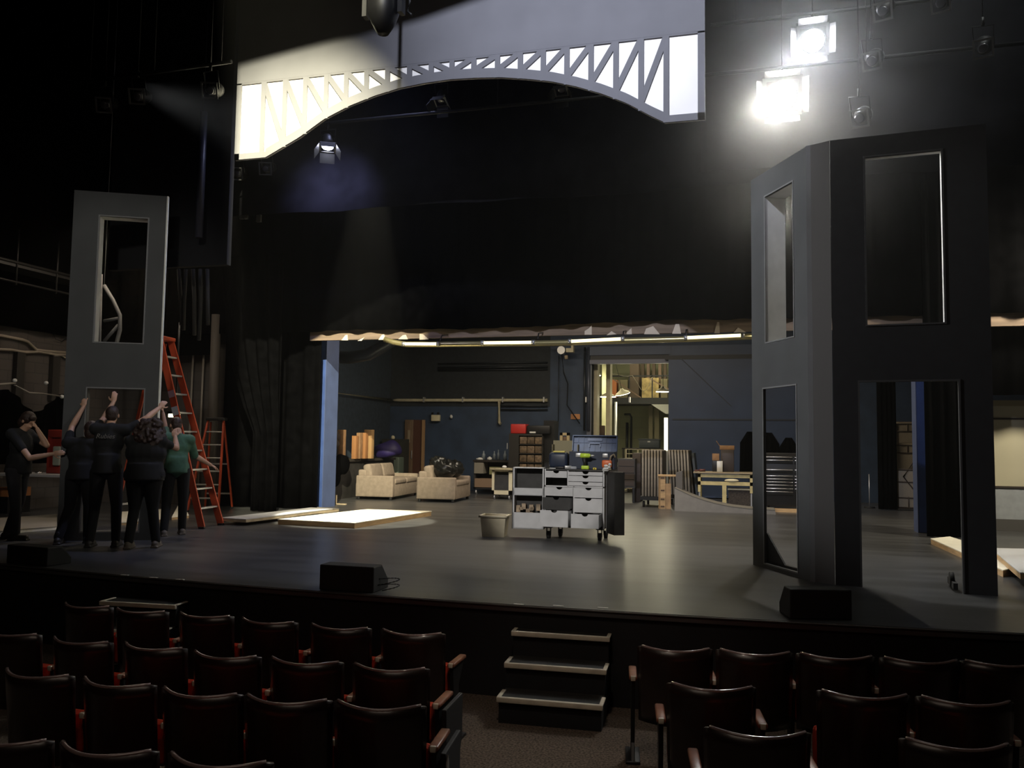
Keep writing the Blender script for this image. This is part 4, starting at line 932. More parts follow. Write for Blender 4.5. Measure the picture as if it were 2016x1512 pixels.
# ================================================================== BACK WALL FITTINGS
def wpt(px, py, off=.08): p = ony(px, py, YW - off); return p
def pipe_on_wall():
    t = thing('wall_pipe', 'long cream pipe along the shop walls with a drop end', 'pipe', (0, 0, 0))
    mb = MB(); zc = wpt(900, 788).z; xr = wpt(1078, 788).x
    mb.tube([(-10.0, 15.6, zc), (-10.0, YW - .2, zc), (-9.93, YW - .1, zc), (-9.8, YW - .08, zc), (xr, YW - .08, zc)], .045, 12)
    xd = wpt(983, 800).x; zb = wpt(983, 832).z; mb.tube([(xd, YW - .08, zc), (xd, YW - .08, zb), (xd + .05, YW - .1, zb - .03)], .045, 12)
    mb.build('pipe_run', M_pipe, t)
    for k in range(6):
        x = -9.0 + k * 1.2; MB().box(x - .02, x + .02, YW - .14, YW - .01, zc - .06, zc + .09).build('clamp', M_alum, t)
    k = 0
    nms = {716: 'topmost', 724: 'second from top', 729: 'third from top', 799: 'upper of the two below the cream pipe', 806: 'lowest below the cream pipe'}
    for py, r in ((716, .02), (724, .03), (729, .02), (799, .018), (806, .018)):
        a = wpt(862 if py < 750 else 985, py); b = wpt(1078, py + 1); m = MB(); m.tube([(a.x, YW - .07, a.z), (b.x, YW - .07, a.z)], r, 8); o = m.build('dark_pipe', M_dpipe); tag(o, f'thin dark pipe on the back wall, {nms[py]}', 'pipe', 'dark pipes on the back wall')
    # duct stub near the left column
    m = MB(); a = ony(668, 690, 17); pts = [(-10.08, 17.0, ony(660, 700, 17).z)] + [ony(*q, 17.0) for q in ((690, 704), (725, 698), (752, 684), (775, 668), (790, 640))]; m.tube(pts, .14, 16); tag(m.build('black_duct', M_dpipe), 'curved black duct near the left blue column', 'duct')
    # emergency light with two heads
    a = wpt(850, 829); e = thing('emergency_light', 'cream emergency light box with two heads above the wooden door', 'emergency light', (a.x, YW - .08, a.z)); w = wpt(866, 829).x - a.x
    MB().rbox(0, w, -.06, .06, 0, .18, .01).build('box', M_ivory, e)
    for f in (.15, .85): MB().cyl((w * f, -.02, .23), (w * f, -.07, .22), .03, .035).build('lamp_head', M_dmetal, e)
    a = wpt(888, 820); o = MB().lathe([(.0, 0), (.035, .0), (.045, .06), (.02, .10)], (0, 0, 0)).build('bulkhead_lamp', M_paper); o.location = (a.x, YW - .06, a.z - .05); tag(o, 'small white round lamp on the back wall', 'lamp')
    a = wpt(1123, 825); b = wpt(1141, 815); tag(MB().box(a.x, b.x, YW - .03, YW - .005, a.z, b.z).build('orange_sign', mat('orange_sign', (.5, .22, .08), .6)), 'small orange sign left of the loading doorway', 'sign')
    # hoist on the wall
    h = thing('hoist', 'cream electric hoist with round drum hung by the loading doorway', 'hoist', tuple(ony(1106, 690, 22.5)))
    MB().cyl((0, -.1, 0), (0, .1, 0), .11, n=24).build('drum', M_alum, h); q = MB(); q.box(.14, .34, -.1, .1, -.06, .05); q.box(.28, .34, -.1, .1, .05, .12); q.build('motor_box', M_ivory, h)
    q = MB(); q.tube([(.12, 0, -.14), (.13, 0, -.24)], .05); q.build('hook_block', M_ply, h); q = MB(); q.box(-.3, .3, -.03, .03, .12, .18); q.tube([(-.0, 0, .11), (0, 0, .16)], .03); q.build('bracket', M_dmetal, h)
    q = MB(); q.tube([(.0, 0, -.11), (.02, 0.2, -.6), (.12, .3, -.9), (.1, .3, -1.5), (.45, .35, -2.0)], .02, 6); q.build('cable', M_dpipe, h)
    # conduits left of the door
    for k, (px, r) in enumerate(((1152, .03), (1160, .045), (1101, .012))):
        a = wpt(px, 684 if k < 2 else 700); b = wpt(px - 2, 848 if k < 2 else 840); m = MB(); m.tube([(a.x, YW - .12, a.z), (a.x, YW - .12, b.z if k else b.z)], r, 8)
        tag(m.build('wall_conduit', M_dpipe if k != 1 else mat('steel_blue_pipe', (.07, .08, .11), .4, .3)), ('thin vertical conduit left of the loading doorway', 'thick vertical pipe at the edge of the loading doorway', 'thin vertical wire below the hoist')[k], 'pipe')
pipe_on_wall()

# ================================================================== DOCK BEYOND THE DOOR
def dock():
    for k, (px, py, y, r, lab) in enumerate(((1175, 739, 26.0, .13, 'small pendant lamp at the top left of the loading doorway'), (1197, 781, 25.0, .24, 'round pendant lamp low left in the loading doorway'), (1226, 775, 26.0, .24, 'tilted pendant lamp in the middle of the loading doorway'), (1305, 771, 25.0, .21, 'round pendant lamp at the right of the loading doorway'))):
        p = ony(px, py, y); t = thing('pendant_lamp', lab, 'lamp', tuple(p), 0, 'pendant lamps in the loading dock')
        q = MB(); q.lathe([(r, 0), (r * .8, .05), (r * .3, .11), (.04, .16)], n=24); q.build('shade', M_ivory, t)
        q = MB(); q.lathe([(r * .96, -.012), (r * .98, -.004)], n=24); q.build('diffuser', mat('pendant_glow', (1, .95, .78), .5, emit=9), t)
        q = MB(); q.tube([(0, 0, .15), (0, 0, 6.5 - p.z - .02)], .008, 6); q.build('cord', M_dmetal, t)
        if k == 2: t.rotation_euler = (.25, -.2, 0)
        lamp('POINT', (p.x, p.y, p.z - .15), 22, (1, .93, .66), size=.15, name='pendant_light')
    # mezzanine with boxes
    yy = 29.5; a = ony(1195, 775, yy); b = ony(1330, 778, yy); z = ony(1240, 783, yy).z
    mz = thing('mezzanine', 'dark steel mezzanine with shelving beyond the loading doorway', 'mezzanine', (a.x, yy, z))
    Wd = b.x - a.x + .8; MB().box(-.3, Wd, 0, 1.4, -.22, 0).build('deck', M_dmetal, mz)
    q = MB(); hz = ony(1240, 740, yy).z - z; q.box(-.3, Wd, 0, .04, hz - .03, hz + .02)
    for k in range(5): q.box(k * Wd / 4 - .03, k * Wd / 4 + .01, 0, .04, 0, hz)
    q.build('railing', M_dmetal, mz)
    q = MB(); q.bar((.2, -.01, hz - .1), (1.2, -.01, 0), .02, .04); q.bar((1.5, -.01, hz - .1), (2.6, -.01, .05), .02, .04); q.build('brace', M_brown, mz)
    q = MB(); q.tube([(.0, -.03, hz + .05)] + [(i * .15, -.03, hz + .02 + .04 * math.sin(i)) for i in range(1, 7)] + [(1.0 + .1 * i, -.04, hz - .05 - .5 * math.sin(i * PI / 6)) for i in range(1, 7)], .009, 6); q.build('hanging_cable', mat('dull_cable', (.16, .14, .10), .6), mz)
    for k, (x0, x1, y0, y1, m, lab) in enumerate(((1264, 1297, 744, 781, mat('yellow_carton', (.30, .22, .09), .8, var=.3), 'large tan carton on the dock mezzanine'), (1196, 1214, 748, 768, mat('orange_carton', (.42, .14, .05), .8), 'orange box on the dock mezzanine'), (1218, 1236, 748, 779, mat('olive_carton', (.13, .11, .06), .8), 'olive box on the dock mezzanine'), (1301, 1314, 746, 765, mat('olive_carton', (.13, .11, .06), .8), 'dark box at the right of the dock mezzanine'), (1240, 1258, 716, 779, mat('dark_carton', (.06, .04, .025), .8), 'tall dark stack on the dock mezzanine'))):
        a_ = ony(x0, y1, yy + .4); b_ = ony(x1, y0, yy + .4); tag(MB().box(a_.x, b_.x, yy + .35, yy + .85, z + .001 if k != 1 else z + .001, b_.z).build('carton', m), lab, 'box')
    for k, px in enumerate((1262, 1273, 1284, 1296, 1306)):
        a_ = ony(px, 742, yy + .9); b_ = ony(px + 6, 716, yy + .9); tag(MB().box(a_.x, b_.x, yy + .9, yy + 1.1, z + .001, b_.z).build('rolled_flat', M_brown if k % 2 else mat('dark_carton', (.06, .04, .025), .8)), f'dark upright plank stored on the dock mezzanine, {ORD[k]} from the left', 'plank', 'planks on the mezzanine')
    # columns, pipes
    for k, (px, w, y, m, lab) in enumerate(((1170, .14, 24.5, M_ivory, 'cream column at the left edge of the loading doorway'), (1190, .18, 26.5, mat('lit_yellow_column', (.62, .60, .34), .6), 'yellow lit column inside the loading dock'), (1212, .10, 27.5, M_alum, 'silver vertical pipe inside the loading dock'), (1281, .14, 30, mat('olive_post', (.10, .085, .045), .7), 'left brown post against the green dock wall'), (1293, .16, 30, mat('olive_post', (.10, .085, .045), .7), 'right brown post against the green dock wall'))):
        p = ony(px, 850, y); o = MB().cyl((0, 0, 0), (0, 0, 6.4 if k < 2 else z - .25), w / 2, n=16).build('dock_column', m) if k == 2 else MB().box(-w / 2, w / 2, 0, w, 0, 6.4 if k < 2 else z - .25).build('dock_column', m)
        o.location = (p.x, y, 0.001); tag(o, lab, 'column')
    # vertical fluorescent tube
    a = ony(1311, 887, 24.2); b = ony(1311, 823, 24.2); t = thing('upright_tube_lamp', 'bright upright tube lamp at the right edge of the loading doorway', 'lamp', (a.x, 24.2, a.z))
    MB().box(-.05, .05, -.02, .02, 0, b.z - a.z).build('diffuser', mat('tube_lamp_glow', (1, .93, .66), .5, emit=3.0), t); MB().box(-.055, .055, .02, .06, -a.z, b.z - a.z + .02).build('housing', M_alum, t)
    q = MB(); 
    # slanted white duct
    p = ony(1282, 796, 27); r = ony(1316, 800, 27); q.prism([(0, 0), (6.0, 0.02), (6.0, -.42), (.45, -.30)], 0, .5); o = q.build('white_hood', mat('white_hood', (.42, .42, .36), .6)); o.location = (p.x, 27, p.z); tag(o, 'white slanted hood at the right of the loading dock', 'hood')
    # barred trolley
    p = ony(1235, 940, 24.6); tr = thing('cage_trolley', 'cream barred trolley standing in the loading doorway', 'trolley', (ony(1232, 950, 24.6).x, 24.6, 0)); w = ony(1303, 900, 24.6).x - ony(1232, 900, 24.6).x; h = ony(1260, 884, 24.6).z
    q = MB()
    for zz in (h, h - .13, h - .26, h - .39, .3): q.box(0, w, 0, .03, zz - .02, zz)
    for k in range(4): q.box(k * w / 3 - .02, k * w / 3 + .02, 0, .03, .12, h)
    q.build('cage', M_ivory, tr); q = MB(); q.box(0, w, 0, .6, .1, .14); q.build('deck', M_ply, tr)
    for x in (.06, w - .06):
        for y in (.06, .54): MB().cyl((x - .015, y, .05), (x + .015, y, .05), .05).build('wheel', M_rubber, tr)
    # slate bin on trolley rear
    p0 = ony(1257, 882, 25.0); p1 = ony(1298, 864, 25.0); b = thing('slate_bin', 'slate blue plastic bin with a small white label above the trolley', 'bin', ((p0.x + p1.x) / 2, 25.3, p0.z)); ww = p1.x - p0.x; hh = p1.z - p0.z
    MB().rbox(-ww / 2, ww / 2, -.2, .2, 0, hh, .02).build('tub', M_greybin, b); MB().box(-ww / 2 - .03, ww / 2 + .03, -.23, .23, hh - .03, hh).build('rim', M_greybin, b); MB().box(-.05, .03, -.206, -.2, hh * .62, hh * .76).build('label', M_paper, b)
    tb = thing('dock_table', 'dark table under the slate bin in the loading dock', 'table', ((p0.x + p1.x) / 2, 25.3, 0)); MB().box(-.8, .5, -.3, .3, p0.z - .04, p0.z - .001).build('table_top', M_dmetal, tb)
    for x in (-.76, .46):
        for y in (-.26, .26): MB().box(x - .02, x + .02, y - .02, y + .02, 0, p0.z - .04).build('leg', M_dmetal, tb)
    # black sack/helmet shape and tall dark gear at left
    p = ony(1203, 868, 24.3); o = MB().ell((0, 0, 0), (.2, .2, .16)).build('dark_sack', M_cloth); o.location = (p.x, 24.3, .16 + .76); tag(o, 'dark rounded sack in the loading doorway', 'sack')
    o = MB().rbox(-.28, .28, -.25, .25, 0, .76, .02).build('dark_crate', M_dmetal); o.location = (p.x, 24.3, .001); tag(o, 'dark crate under the rounded sack in the loading doorway', 'crate')
    p = ony(1184, 880, 24.2); o = MB().box(-.09, .09, -.1, .1, 0, ony(1184, 838, 24.2).z).build('brown_post_box', M_brown); o.location = (p.x, 24.2, .001); tag(o, 'narrow brown box standing at the left of the loading doorway', 'box')
    # coiled rigging on the green wall
    q = MB(); p = ony(1226, 815, 30.5); 
    q.tube([(0, 0, 0), (.2, 0, 0), (.25, 0, -.1), (.25, 0, -1.6)], .04); q.tube([(.1, 0, -.3), (.1, 0, -1.8)], .05); o = q.build('dock_piping', M_dpipe); o.location = (p.x, 30.95, p.z); tag(o, 'bent dark pipes on the green dock wall', 'pipe')
dock()
# ================================================================== SHOP: LEFT CLUTTER
def shop_left():
    # dark work counter along the left wall with boxes
    p = onz(667, 975); q0 = ony(740, 920, 20.2)
    t = thing('work_counter', 'dark cluttered counter along the left shop wall behind the sofa', 'counter', (-9.55, 17.2, 0))
    MB().box(-.35, .35, 0, 4.2, .88, .94).build('counter_top', mat('dark_counter', (.03, .025, .02), .6), t)
    MB().box(-.33, .30, .02, 4.18, 0, .88).build('cabinet', mat('dark_cabinet', (.018, .016, .014), .7, var=.3), t)
    zc = .945
    def bx(name, px0, px1, pyb, pyt, y, m, lab, cat='box', group=None, dep=.25):
        a = ony(px0, pyb, y); b = ony(px1, pyt, y); o = MB().rbox(0, b.x - a.x, 0, dep, 0, max(.05, b.z - zc), .006).build(name, m); o.location = (a.x, y, zc); return tag(o, lab, cat, group)
    for k, (a, b, tp, m) in enumerate(((664, 676, 846, M_card), (692, 701, 858, mat('orange_card', (.27, .12, .04), .8)), (701, 709, 852, M_card), (710, 720, 852, mat('orange_card', (.42, .19, .06), .8)), (716, 732, 846, mat('tan_card', (.32, .19, .08), .8)))):
        bx('carton', a, b, 884, tp, 18.6 + .2 * k, m, f'upright cardboard carton on the left shop counter, {ORD[k]} from the left', group='cartons on the left shop counter', dep=.16)
    a = ony(727, 885, 20.3); mb = MB(); rr = random.Random(4); mb.ell((0, 0, .20), (.40, .3, .24), None, 16)
    for v in mb.bm.verts: v.co.z = max(0, v.co.z + .06 * math.sin(9 * v.co.x) * math.cos(8 * v.co.y))
    o = mb.build('blue_tarp', mat('violet_blue_tarp', (.018, .010, .08), .6)); o.location = (a.x + .38, 20.6, zc); tag(o, 'crumpled violet blue tarp on the left shop counter', 'tarp')
    for k, (px, h, r, lab) in enumerate(((716, .28, .07, 'large white spray bottle on the left shop counter'), (706, .22, .04, 'small pale bottle beside the large white bottle'))):
        a = ony(px, 900, 17.9); mb = MB(); mb.lathe([(r, 0), (r, h * .62), (r * .45, h * .78), (r * .35, h), (r * .2, h)], n=16); o = mb.build('bottle', M_paper); o.location = (-9.35 + .11 * (1 - k) , 17.6 - .25 * k, zc); tag(o, lab, 'bottle', 'bottles on the left shop counter')
    # jacket hanging and orange roll
    mb = MB(); mb.cyl((0, 0, .09), (.62, .25, .09), .085, n=14); o = mb.build('orange_roll', M_fleece); p = ony(660, 895, 17.4); o.location = (-9.85, 17.25, zc); tag(o, 'orange rolled cloth at the near end of the left shop counter', 'cloth roll')
    mb = MB()
    for k in range(9): mb.ell((rr.uniform(-.12, .12), rr.uniform(-.3, .3), rr.uniform(-.35, .25)), (.12, .2, .22), None, 8)
    o = mb.build('dark_coat', M_cloth); remesh(o, .03, 3); o.location = (-9.12, 17.75, .70); tag(o, 'dark coat slung over the front of the left shop counter', 'coat')
    mb = MB()
    for k in range(8): mb.ell((rr.uniform(-.3, .2), rr.uniform(-.5, .5), .1 + .08 * k), (.2, .22, .14), None, 8)
    o = mb.build('dark_heap', mat('dark_brown_cloth', (.03, .02, .014), .9)); remesh(o, .03, 3); o.location = (-9.55, 18.0, zc + .02); tag(o, 'dark brown heap of cloth behind the orange roll', 'cloth')
    # green-grey bin behind sofa, beige lamps
    a = ony(757, 915, 21.6); b = ony(775, 900, 21.6); g = MB(); g.rbox(-.2, .22, -.2, .2, 0, b.z, .03); o = g.build('green_bin', mat('sage_bin', (.10, .13, .10), .6)); o.location = (a.x + .2, 21.8, .001); tag(o, 'sage green bin standing behind the two-seat sofa', 'bin')
    a = ony(745, 885, 22.3); g = MB(); g.box(-.35, .3, -.2, .25, 0, 1.45); o = g.build('dark_locker', mat('olive_dark', (.022, .022, .016), .7)); o.location = (a.x + .5, 22.4, .001); tag(o, 'dark locker in the back left corner of the shop', 'locker')
    p = ony(752, 861, 22.1); o = MB().ell((0, 0, .04), (.06, .05, .06)).build('round_lamp', M_ivory); o.location = (p.x + .25, 22.3, 1.452); tag(o, 'small round pale lamp on the dark locker', 'lamp')
    # floor scrap by the blue column
    o = MB().box(0, .28, 0, .06, 0, .02).box(.02, .05, 0, .05, .02, .20).build('wood_scrap', M_ply); p = onz(657, 993); o.location = (p.x, p.y, .001); tag(o, 'small wooden scrap on the floor by the left blue column', 'wood')
shop_left()

# ================================================================== SHOP: BACK CENTRE
def shop_centre():
    y = 21.6; a = ony(931, 905, y); b = ony(1002, 905, y); zt = ony(965, 906, y).z; W = b.x - a.x
    t = thing('rolling_bench', 'dark rolling bench with drawers against the back wall, bottles on top', 'bench', (a.x, y, 0))
    MB().box(0, W, 0, .6, zt - .05, zt).build('bench_top', M_brown if False else mat('dark_bench', (.020, .016, .013), .6), t)
    q = MB(); q.box(.02, W, .03, .58, .14, .19); q.box(.02, .07, .03, .58, .14, zt - .05); q.box(W - .05, W, .03, .58, .14, zt - .05); q.box(.05, W, .55, .58, .19, zt); q.build('frame', mat('dark_bench', (.020, .016, .013), .6), t)
    MB().box(.04, .30, .0, .4, zt - .36, zt - .07).build('white_drawer', mat('dusty_white', (.26, .24, .20), .7), t); MB().box(.46, .75, .02, .4, zt - .38, zt - .18).build('olive_drawer', mat('olive_yellow', (.22, .22, .10), .7), t)
    MB().box(.06, W * .62, .0, .5, .19, .42).build('wood_drawer', mat('warm_ply', (.22, .14, .08), .7), t)
    for x in (.08, W - .1): MB().cyl((x - .02, .1, .06), (x + .02, .1, .06), .06).build('wheel', M_alum, t)
    for k, (px, h, r) in enumerate(((952, .24, .05), (973, .24, .04), (981, .28, .035), (994, .26, .05), (945, .06, .11), (964, .09, .07))):
        p = ony(px, 905, y + .25); mb = MB(); mb.lathe([(r, 0), (r, h * .6), (r * .4, h * .8), (r * .4, h), (r * .1, h)], n=14); o = mb.build('bottle' if k < 4 else 'bowl', mat('blue_grey_bottle', (.16, .19, .22), .4) if k < 4 else M_paper); o.location = (p.x, y + .25, zt + .001)
        tag(o, ('tallish clear bottle, first from the left on the rolling bench', 'narrow clear bottle, second from the left on the rolling bench', 'thin clear bottle, third from the left on the rolling bench', 'rounded clear bottle at the right of the rolling bench', 'low white tub at the left of the rolling bench top', 'white tub in the middle of the rolling bench top')[k], 'bottle' if k < 4 else 'tub', 'bottles and tubs on the rolling bench')
    # small cream cart
    y = 19.9; a = ony(968, 970, y); b = ony(1008, 970, y); W = b.x - a.x; zt = ony(988, 922, y).z
    t = thing('small_cart', 'small cream rolling cart with an open front, left of the tool cart', 'cart', (a.x, y, 0))
    q = MB(); q.box(0, .06, 0, .5, .12, zt); q.box(W - .09, W, 0, .5, .12, zt); q.box(0, W, 0, .5, .12, .22); q.box(0, W, 0, .5, zt - .08, zt - .05); q.box(.06, W - .09, .47, .5, .2, zt)
    q.build('body', M_ivory, t); MB().rbox(-.05, W + .03, -.05, .53, zt - .05, zt, .01).build('cart_top', mat('dusty_cream', (.36, .32, .22), .6), t); MB().box(.06, W - .09, .02, .46, .221, .60).build('dark_contents', M_cartdark, t)
    for x in (.06, W - .08):
        for yy in (.06, .44): MB().cyl((x - .015, yy, .055), (x + .015, yy, .055), .055).build('wheel', M_alum, t)
    o = MB().ell((0, 0, .03), (.06, .05, .035)).build('white_roll', M_paper); o.location = (a.x + .26, y + .2, zt + .001); tag(o, 'small white lump on top of the cream cart', 'roll')
    # parts rack with bins
    y = 21.2; a = ony(1001, 930, y); b = ony(1068, 930, y); zt = ony(1030, 854, y).z; W = b.x - a.x; xs = ony(1021, 900, y).x - a.x
    t = thing('parts_rack', 'dark rack of small parts bins behind the tool cart wing', 'rack', (a.x, y, 0))
    MB().box(0, xs, 0, .6, 0, zt).build('side_panel', mat('rack_dark', (.014, .012, .010), .7), t); q = MB(); q.box(xs, W, .5, .6, 0, zt); q.box(W - .02, W, 0, .5, 0, zt); q.box(xs, W, 0, .5, zt - .03, zt)
    rows_ = 5; rh = (zt - .45) / rows_
    for r in range(rows_ + 1): q.box(xs, W, 0, .5, .42 + r * rh - .02, .42 + r * rh)
    q.box(xs, W, 0, .5, 0, .42); q.build('shelves', mat('rack_dark', (.014, .012, .010), .7), t)
    cw = (W - xs - .03) / 3
    for r in range(rows_):
        for c in range(3):
            x = xs + .01 + c * cw; z = .42 + r * rh; mb = MB(); mb.rbox(x + .01, x + cw - .01, .02, .45, z + .002, z + rh * .78, .01); mb.build('parts_bin', mat('bin_tan%d' % ((r + c) % 3), ((.12, .08, .045), (.15, .10, .06), (.085, .055, .03))[(r + c) % 3], .7, var=.45, scale=14), t)
    r0 = ony(1004, 854, y); r1 = ony(1034, 835, y); o = MB().rbox(0, r1.x - r0.x, 0, .4, 0, r1.z - zt, .02).build('red_crate', M_red); o.location = (r0.x, y + .05, zt + .001); tag(o, 'red plastic crate on top of the parts rack', 'crate')
    o = MB().rbox(0, .62, 0, .4, 0, .22, .02).build('black_case', M_dmetal); o.location = (r1.x + .03, y + .05, zt + .001); tag(o, 'black case beside the red crate on the parts rack', 'case')
    MB().box(.08, .24, -.004, .0, .02, .06).build('label', M_paper, o)
    o = MB().box(0, .02, -.01, 0, 0, .17).build('light_switch', M_paper); p = wpt(998, 884, .0); o.location = (p.x, YW - .003, p.z); tag(o, 'thin white strip on the wall left of the parts rack', 'wall plate')
    # dark shelving right of the rack
    a = ony(1068, 930, 21.4); b = ony(1089, 930, 21.4); zt2 = ony(1075, 828, 21.4).z
    o = MB().box(0, b.x - a.x, 0, .5, 0, zt2).build('dark_cabinet', M_dmetal); o.location = (a.x + .02, 21.4, .001); tag(o, 'tall narrow black cabinet right of the parts rack', 'cabinet')
    # wood frame piece and panel behind cart
    y = 21.0; a = ony(1102, 880, y); b = ony(1121, 852, y); t = thing('small_wood_frame', 'small pale wooden frame standing behind the tool cart', 'frame', (a.x, y, 0)); w = b.x - a.x
    q = MB(); q.box(0, .07, 0, .08, .9, b.z); q.box(w - .07, w, 0, .08, .9, b.z); q.box(0, w, 0, .08, b.z - .07, b.z); q.build('posts', mat('pale_wood', (.34, .27, .15), .7), t); MB().box(.08, w - .08, .02, .06, .9, b.z - .1).build('panel', M_brown, t)
    o = MB().box(-.35, .5, -.2, .5, 0, .899).build('black_bench', M_dmetal); o.location = (a.x, y, .001); tag(o, 'black bench hidden behind the tool cart', 'bench')
    # dark drawer chest and black panel right of cart
    y = 20.2; a = ony(1216, 930, y); b = ony(1240, 930, y); zt = ony(1228, 903, y).z; t = thing('drawer_chest', 'dark wooden drawer chest on legs right of the tool cart', 'chest', (a.x, y, 0)); w = b.x - a.x + .12
    MB().box(0, w, 0, .5, .35, zt).build('body', M_cartdark, t)
    for k in range(4): MB().box(.02, w - .02, -.012, 0, .40 + k * (zt - .42) / 4, .40 + (k + .9) * (zt - .42) / 4).build('drawer', mat('dark_umber', (.03, .02, .016), .6), t)
    for x, yy in ((.03, .03), (w - .03, .03), (.03, .47), (w - .03, .47)): MB().box(x - .025, x + .025, yy - .025, yy + .025, 0, .35).build('leg', M_dmetal, t)
    a = ony(1243, 930, 20.6); b = ony(1260, 892, 20.6); o = MB().rbox(0, b.x - a.x, 0, .5, 0, b.z, .01).build('brown_cabinet', mat('dark_umber', (.03, .02, .016), .6)); o.location = (a.x + .02, 20.6, .001); tag(o, 'narrow dark brown cabinet left of the stacked grey panels', 'cabinet')
shop_centre()

# ================================================================== PANEL DOLLIES, RAMP, BENCH
def shop_right():
    def dolly(pxl, pxr, pyb, y, n, lab, tilt, glab, back=0.0):
        a = ony(pxl, pyb, y); b = ony(pxr, pyb, y); W = b.x - a.x; zt = ony((pxl + pxr) / 2, 886, y).z
        t = thing('panel_dolly', 'low dark dolly under ' + lab, 'dolly', (a.x, y, 0)); MB().box(-.02, W + .02, 0, 1.1, .16, .24).build('deck', M_dmetal, t)
        for x in (.05, W - .05):
            for yy in (.1, 1.0): MB().cyl((x - .02, yy, .07), (x + .02, yy, .07), .07).build('wheel', M_rubber, t)
        pw = W / n; proto = None
        for k in range(n):
            loc = (a.x + k * pw + pw * .5, y + .05, .242)
            l_ = f'grey stacked platform panel on edge, {ORD[k]} from the left on {lab}'
            if proto is None:
                proto = thing('stacked_panel', l_, 'panel', loc, 0, glab)
                h = zt - .242; q = MB(); q.rbox(-pw * .34, pw * .26, 0, 1.0, 0, h, .006); q.build('board', mat('dusty_grey_panel', (.20, .175, .14), .7, var=.12), proto)
                q = MB(); q.box(pw * .26, pw * .44, .015, .98, .01, h - .02); q.build('frame_edge', mat('panel_gap_dark', (.03, .026, .02), .8), proto); o = proto
            else: o = dup(proto, loc, 0, l_, glab)
            o.rotation_euler = (0, tilt, 0)
    dolly(1262, 1304, 972, 18.9, 7, 'the left dolly', .0, 'panels on the left dolly')
    dolly(1318, 1360, 962, 19.9, 7, 'the right dolly', -.045, 'panels on the right dolly')
    # two dark panels leaning at right
    for k, (px, m) in enumerate(((1368, mat('dusty_brown_panel', (.10, .08, .055), .7)), (1376, mat('slate_panel', (.05, .06, .065), .6)))):
        a = ony(px, 958, 20.3); o = MB().box(0, .05, 0, .9, 0, 1.25 - .05 * k).build('leaning_panel', m); o.location = (a.x - .05, 20.3, .012); o.rotation_euler = (0, -.10, 0)
        tag(o, ('brown', 'slate grey')[k] + ' panel leaning at the right of the panel stacks', 'panel')
    # open wooden box frame with curved ramp piece
    p = onz(1298, 1002); y = p.y; W = ony(1324, 1000, y).x - p.x
    zt = ony(1310, 938, y).z
    t = thing('wooden_box_frame', 'pine box frame standing on end left of the curved ramp', 'frame', (p.x, y, 0), .15)
    q = MB(); q.box(0, .13, 0, .02, 0, zt); q.box(0, .02, 0, .30, 0, zt); q.box(.22, .24, .12, .30, 0, zt); q.build('side_board', M_wood, t)
    for z in (zt * .93, zt * .55, zt * .28, .04): MB().box(.03, .11, -.006, .0, z, z + .03).build('slot', M_brown, t)
    MB().box(-.02, .40, -.02, .30, zt, zt + .03).build('top_plank', M_wood, t)
    MB().box(.135, .25, .02, .11, 0, zt * .78).build('end_block', mat('warm_pine', (.48, .30, .15), .6, var=.15), t)
    y = onz(1330, 1006).y; X = lambda px: ony(px, 1000, y).x; x0 = X(1328); x1 = X(1528)
    t = thing('curved_ramp', 'grey curved ramp set piece sweeping down to the right on the floor', 'set piece', (x0, y, 0), 0)
    pr = [(1328, 962), (1345, 970), (1362, 978), (1385, 986), (1410, 993), (1440, 999), (1475, 1003), (1526, 1006)]
    top = [(X(px) - x0, max(.02, ony(px, py, y).z)) for px, py in pr]
    MB().prism([(0, 0)] + top + [(x1 - x0, 0)], 0, .02).build('side_panel', mat('ramp_grey', (.30, .28, .25), .7, var=.06), t)
    tp = [(x, z + .001) for x, z in top]; q = MB()
    for (xa, za), (xb, zb) in zip(tp, tp[1:]): q._add([(xa, 0, za), (xb, 0, zb), (xb, .7, zb), (xa, .7, za), (xa, 0, za + .02), (xb, 0, zb + .02), (xb, .7, zb + .02), (xa, .7, za + .02)], [(0, 3, 2, 1), (4, 5, 6, 7), (0, 1, 5, 4), (2, 3, 7, 6), (1, 2, 6, 5), (3, 0, 4, 7)])
    q.build('curved_deck', mat('ramp_deck', (.15, .14, .12), .7), t)
    q = MB(); q.prism([(.0, .0), (.14, 0), (.14, .84), (.0, .80)], .35, .68); q.build('upright_end', mat('taupe_grey', (.12, .11, .10), .7), t)
    # yellow work bench
    y = 19.6; a = ony(1374, 960, y); b = ony(1486, 960, y); W = 1.60; zt = ony(1430, 930, y).z
    W = ony(1482, 960, y).x - a.x
    t = thing('work_bench', 'cream yellow framed work bench at the right of the shop', 'workbench', (a.x, y, 0))
    MB().box(-.10, W + .3, -.04, .7, zt - .03, zt).build('bench_top', mat('bench_top', (.30, .24, .15), .6), t)
    q = MB(); q.box(0, W, 0, .05, zt - .12, zt - .05); q.box(0, W, 0, .05, .50, .58); q.build('rail', M_yellow, t)
    for x in (0, W - .06):
        q = MB(); q.box(x, x + .06, 0, .06, .34, zt - .03); q.build('leg', M_yellow, t); q = MB(); q.box(x + .015, x + .045, .01, .05, 0, .34); q.build('leg_foot', M_alum, t)
    for x in (0, W - .06): MB().box(x, x + .06, .6, .66, 0, zt - .03).build('rear_leg', M_yellow, t)
    MB().box(W * .45, W * .5 + .03, -.12, -.06, 0, .50).build('centre_leg', M_yellow, t)
    s = thing('crate_stool', 'dark wicker crate with cream rim under the yellow bench', 'crate', (a.x + W * .56, y + .06, 0)); MB().box(0, W * .40, .03, .5, 0, .40).build('basket', mat('dark_wicker', (.045, .035, .028), .8, var=.4, scale=30), s); MB().box(-.02, W * .42, .0, .53, .40, .43).build('rim', M_ivory, s)
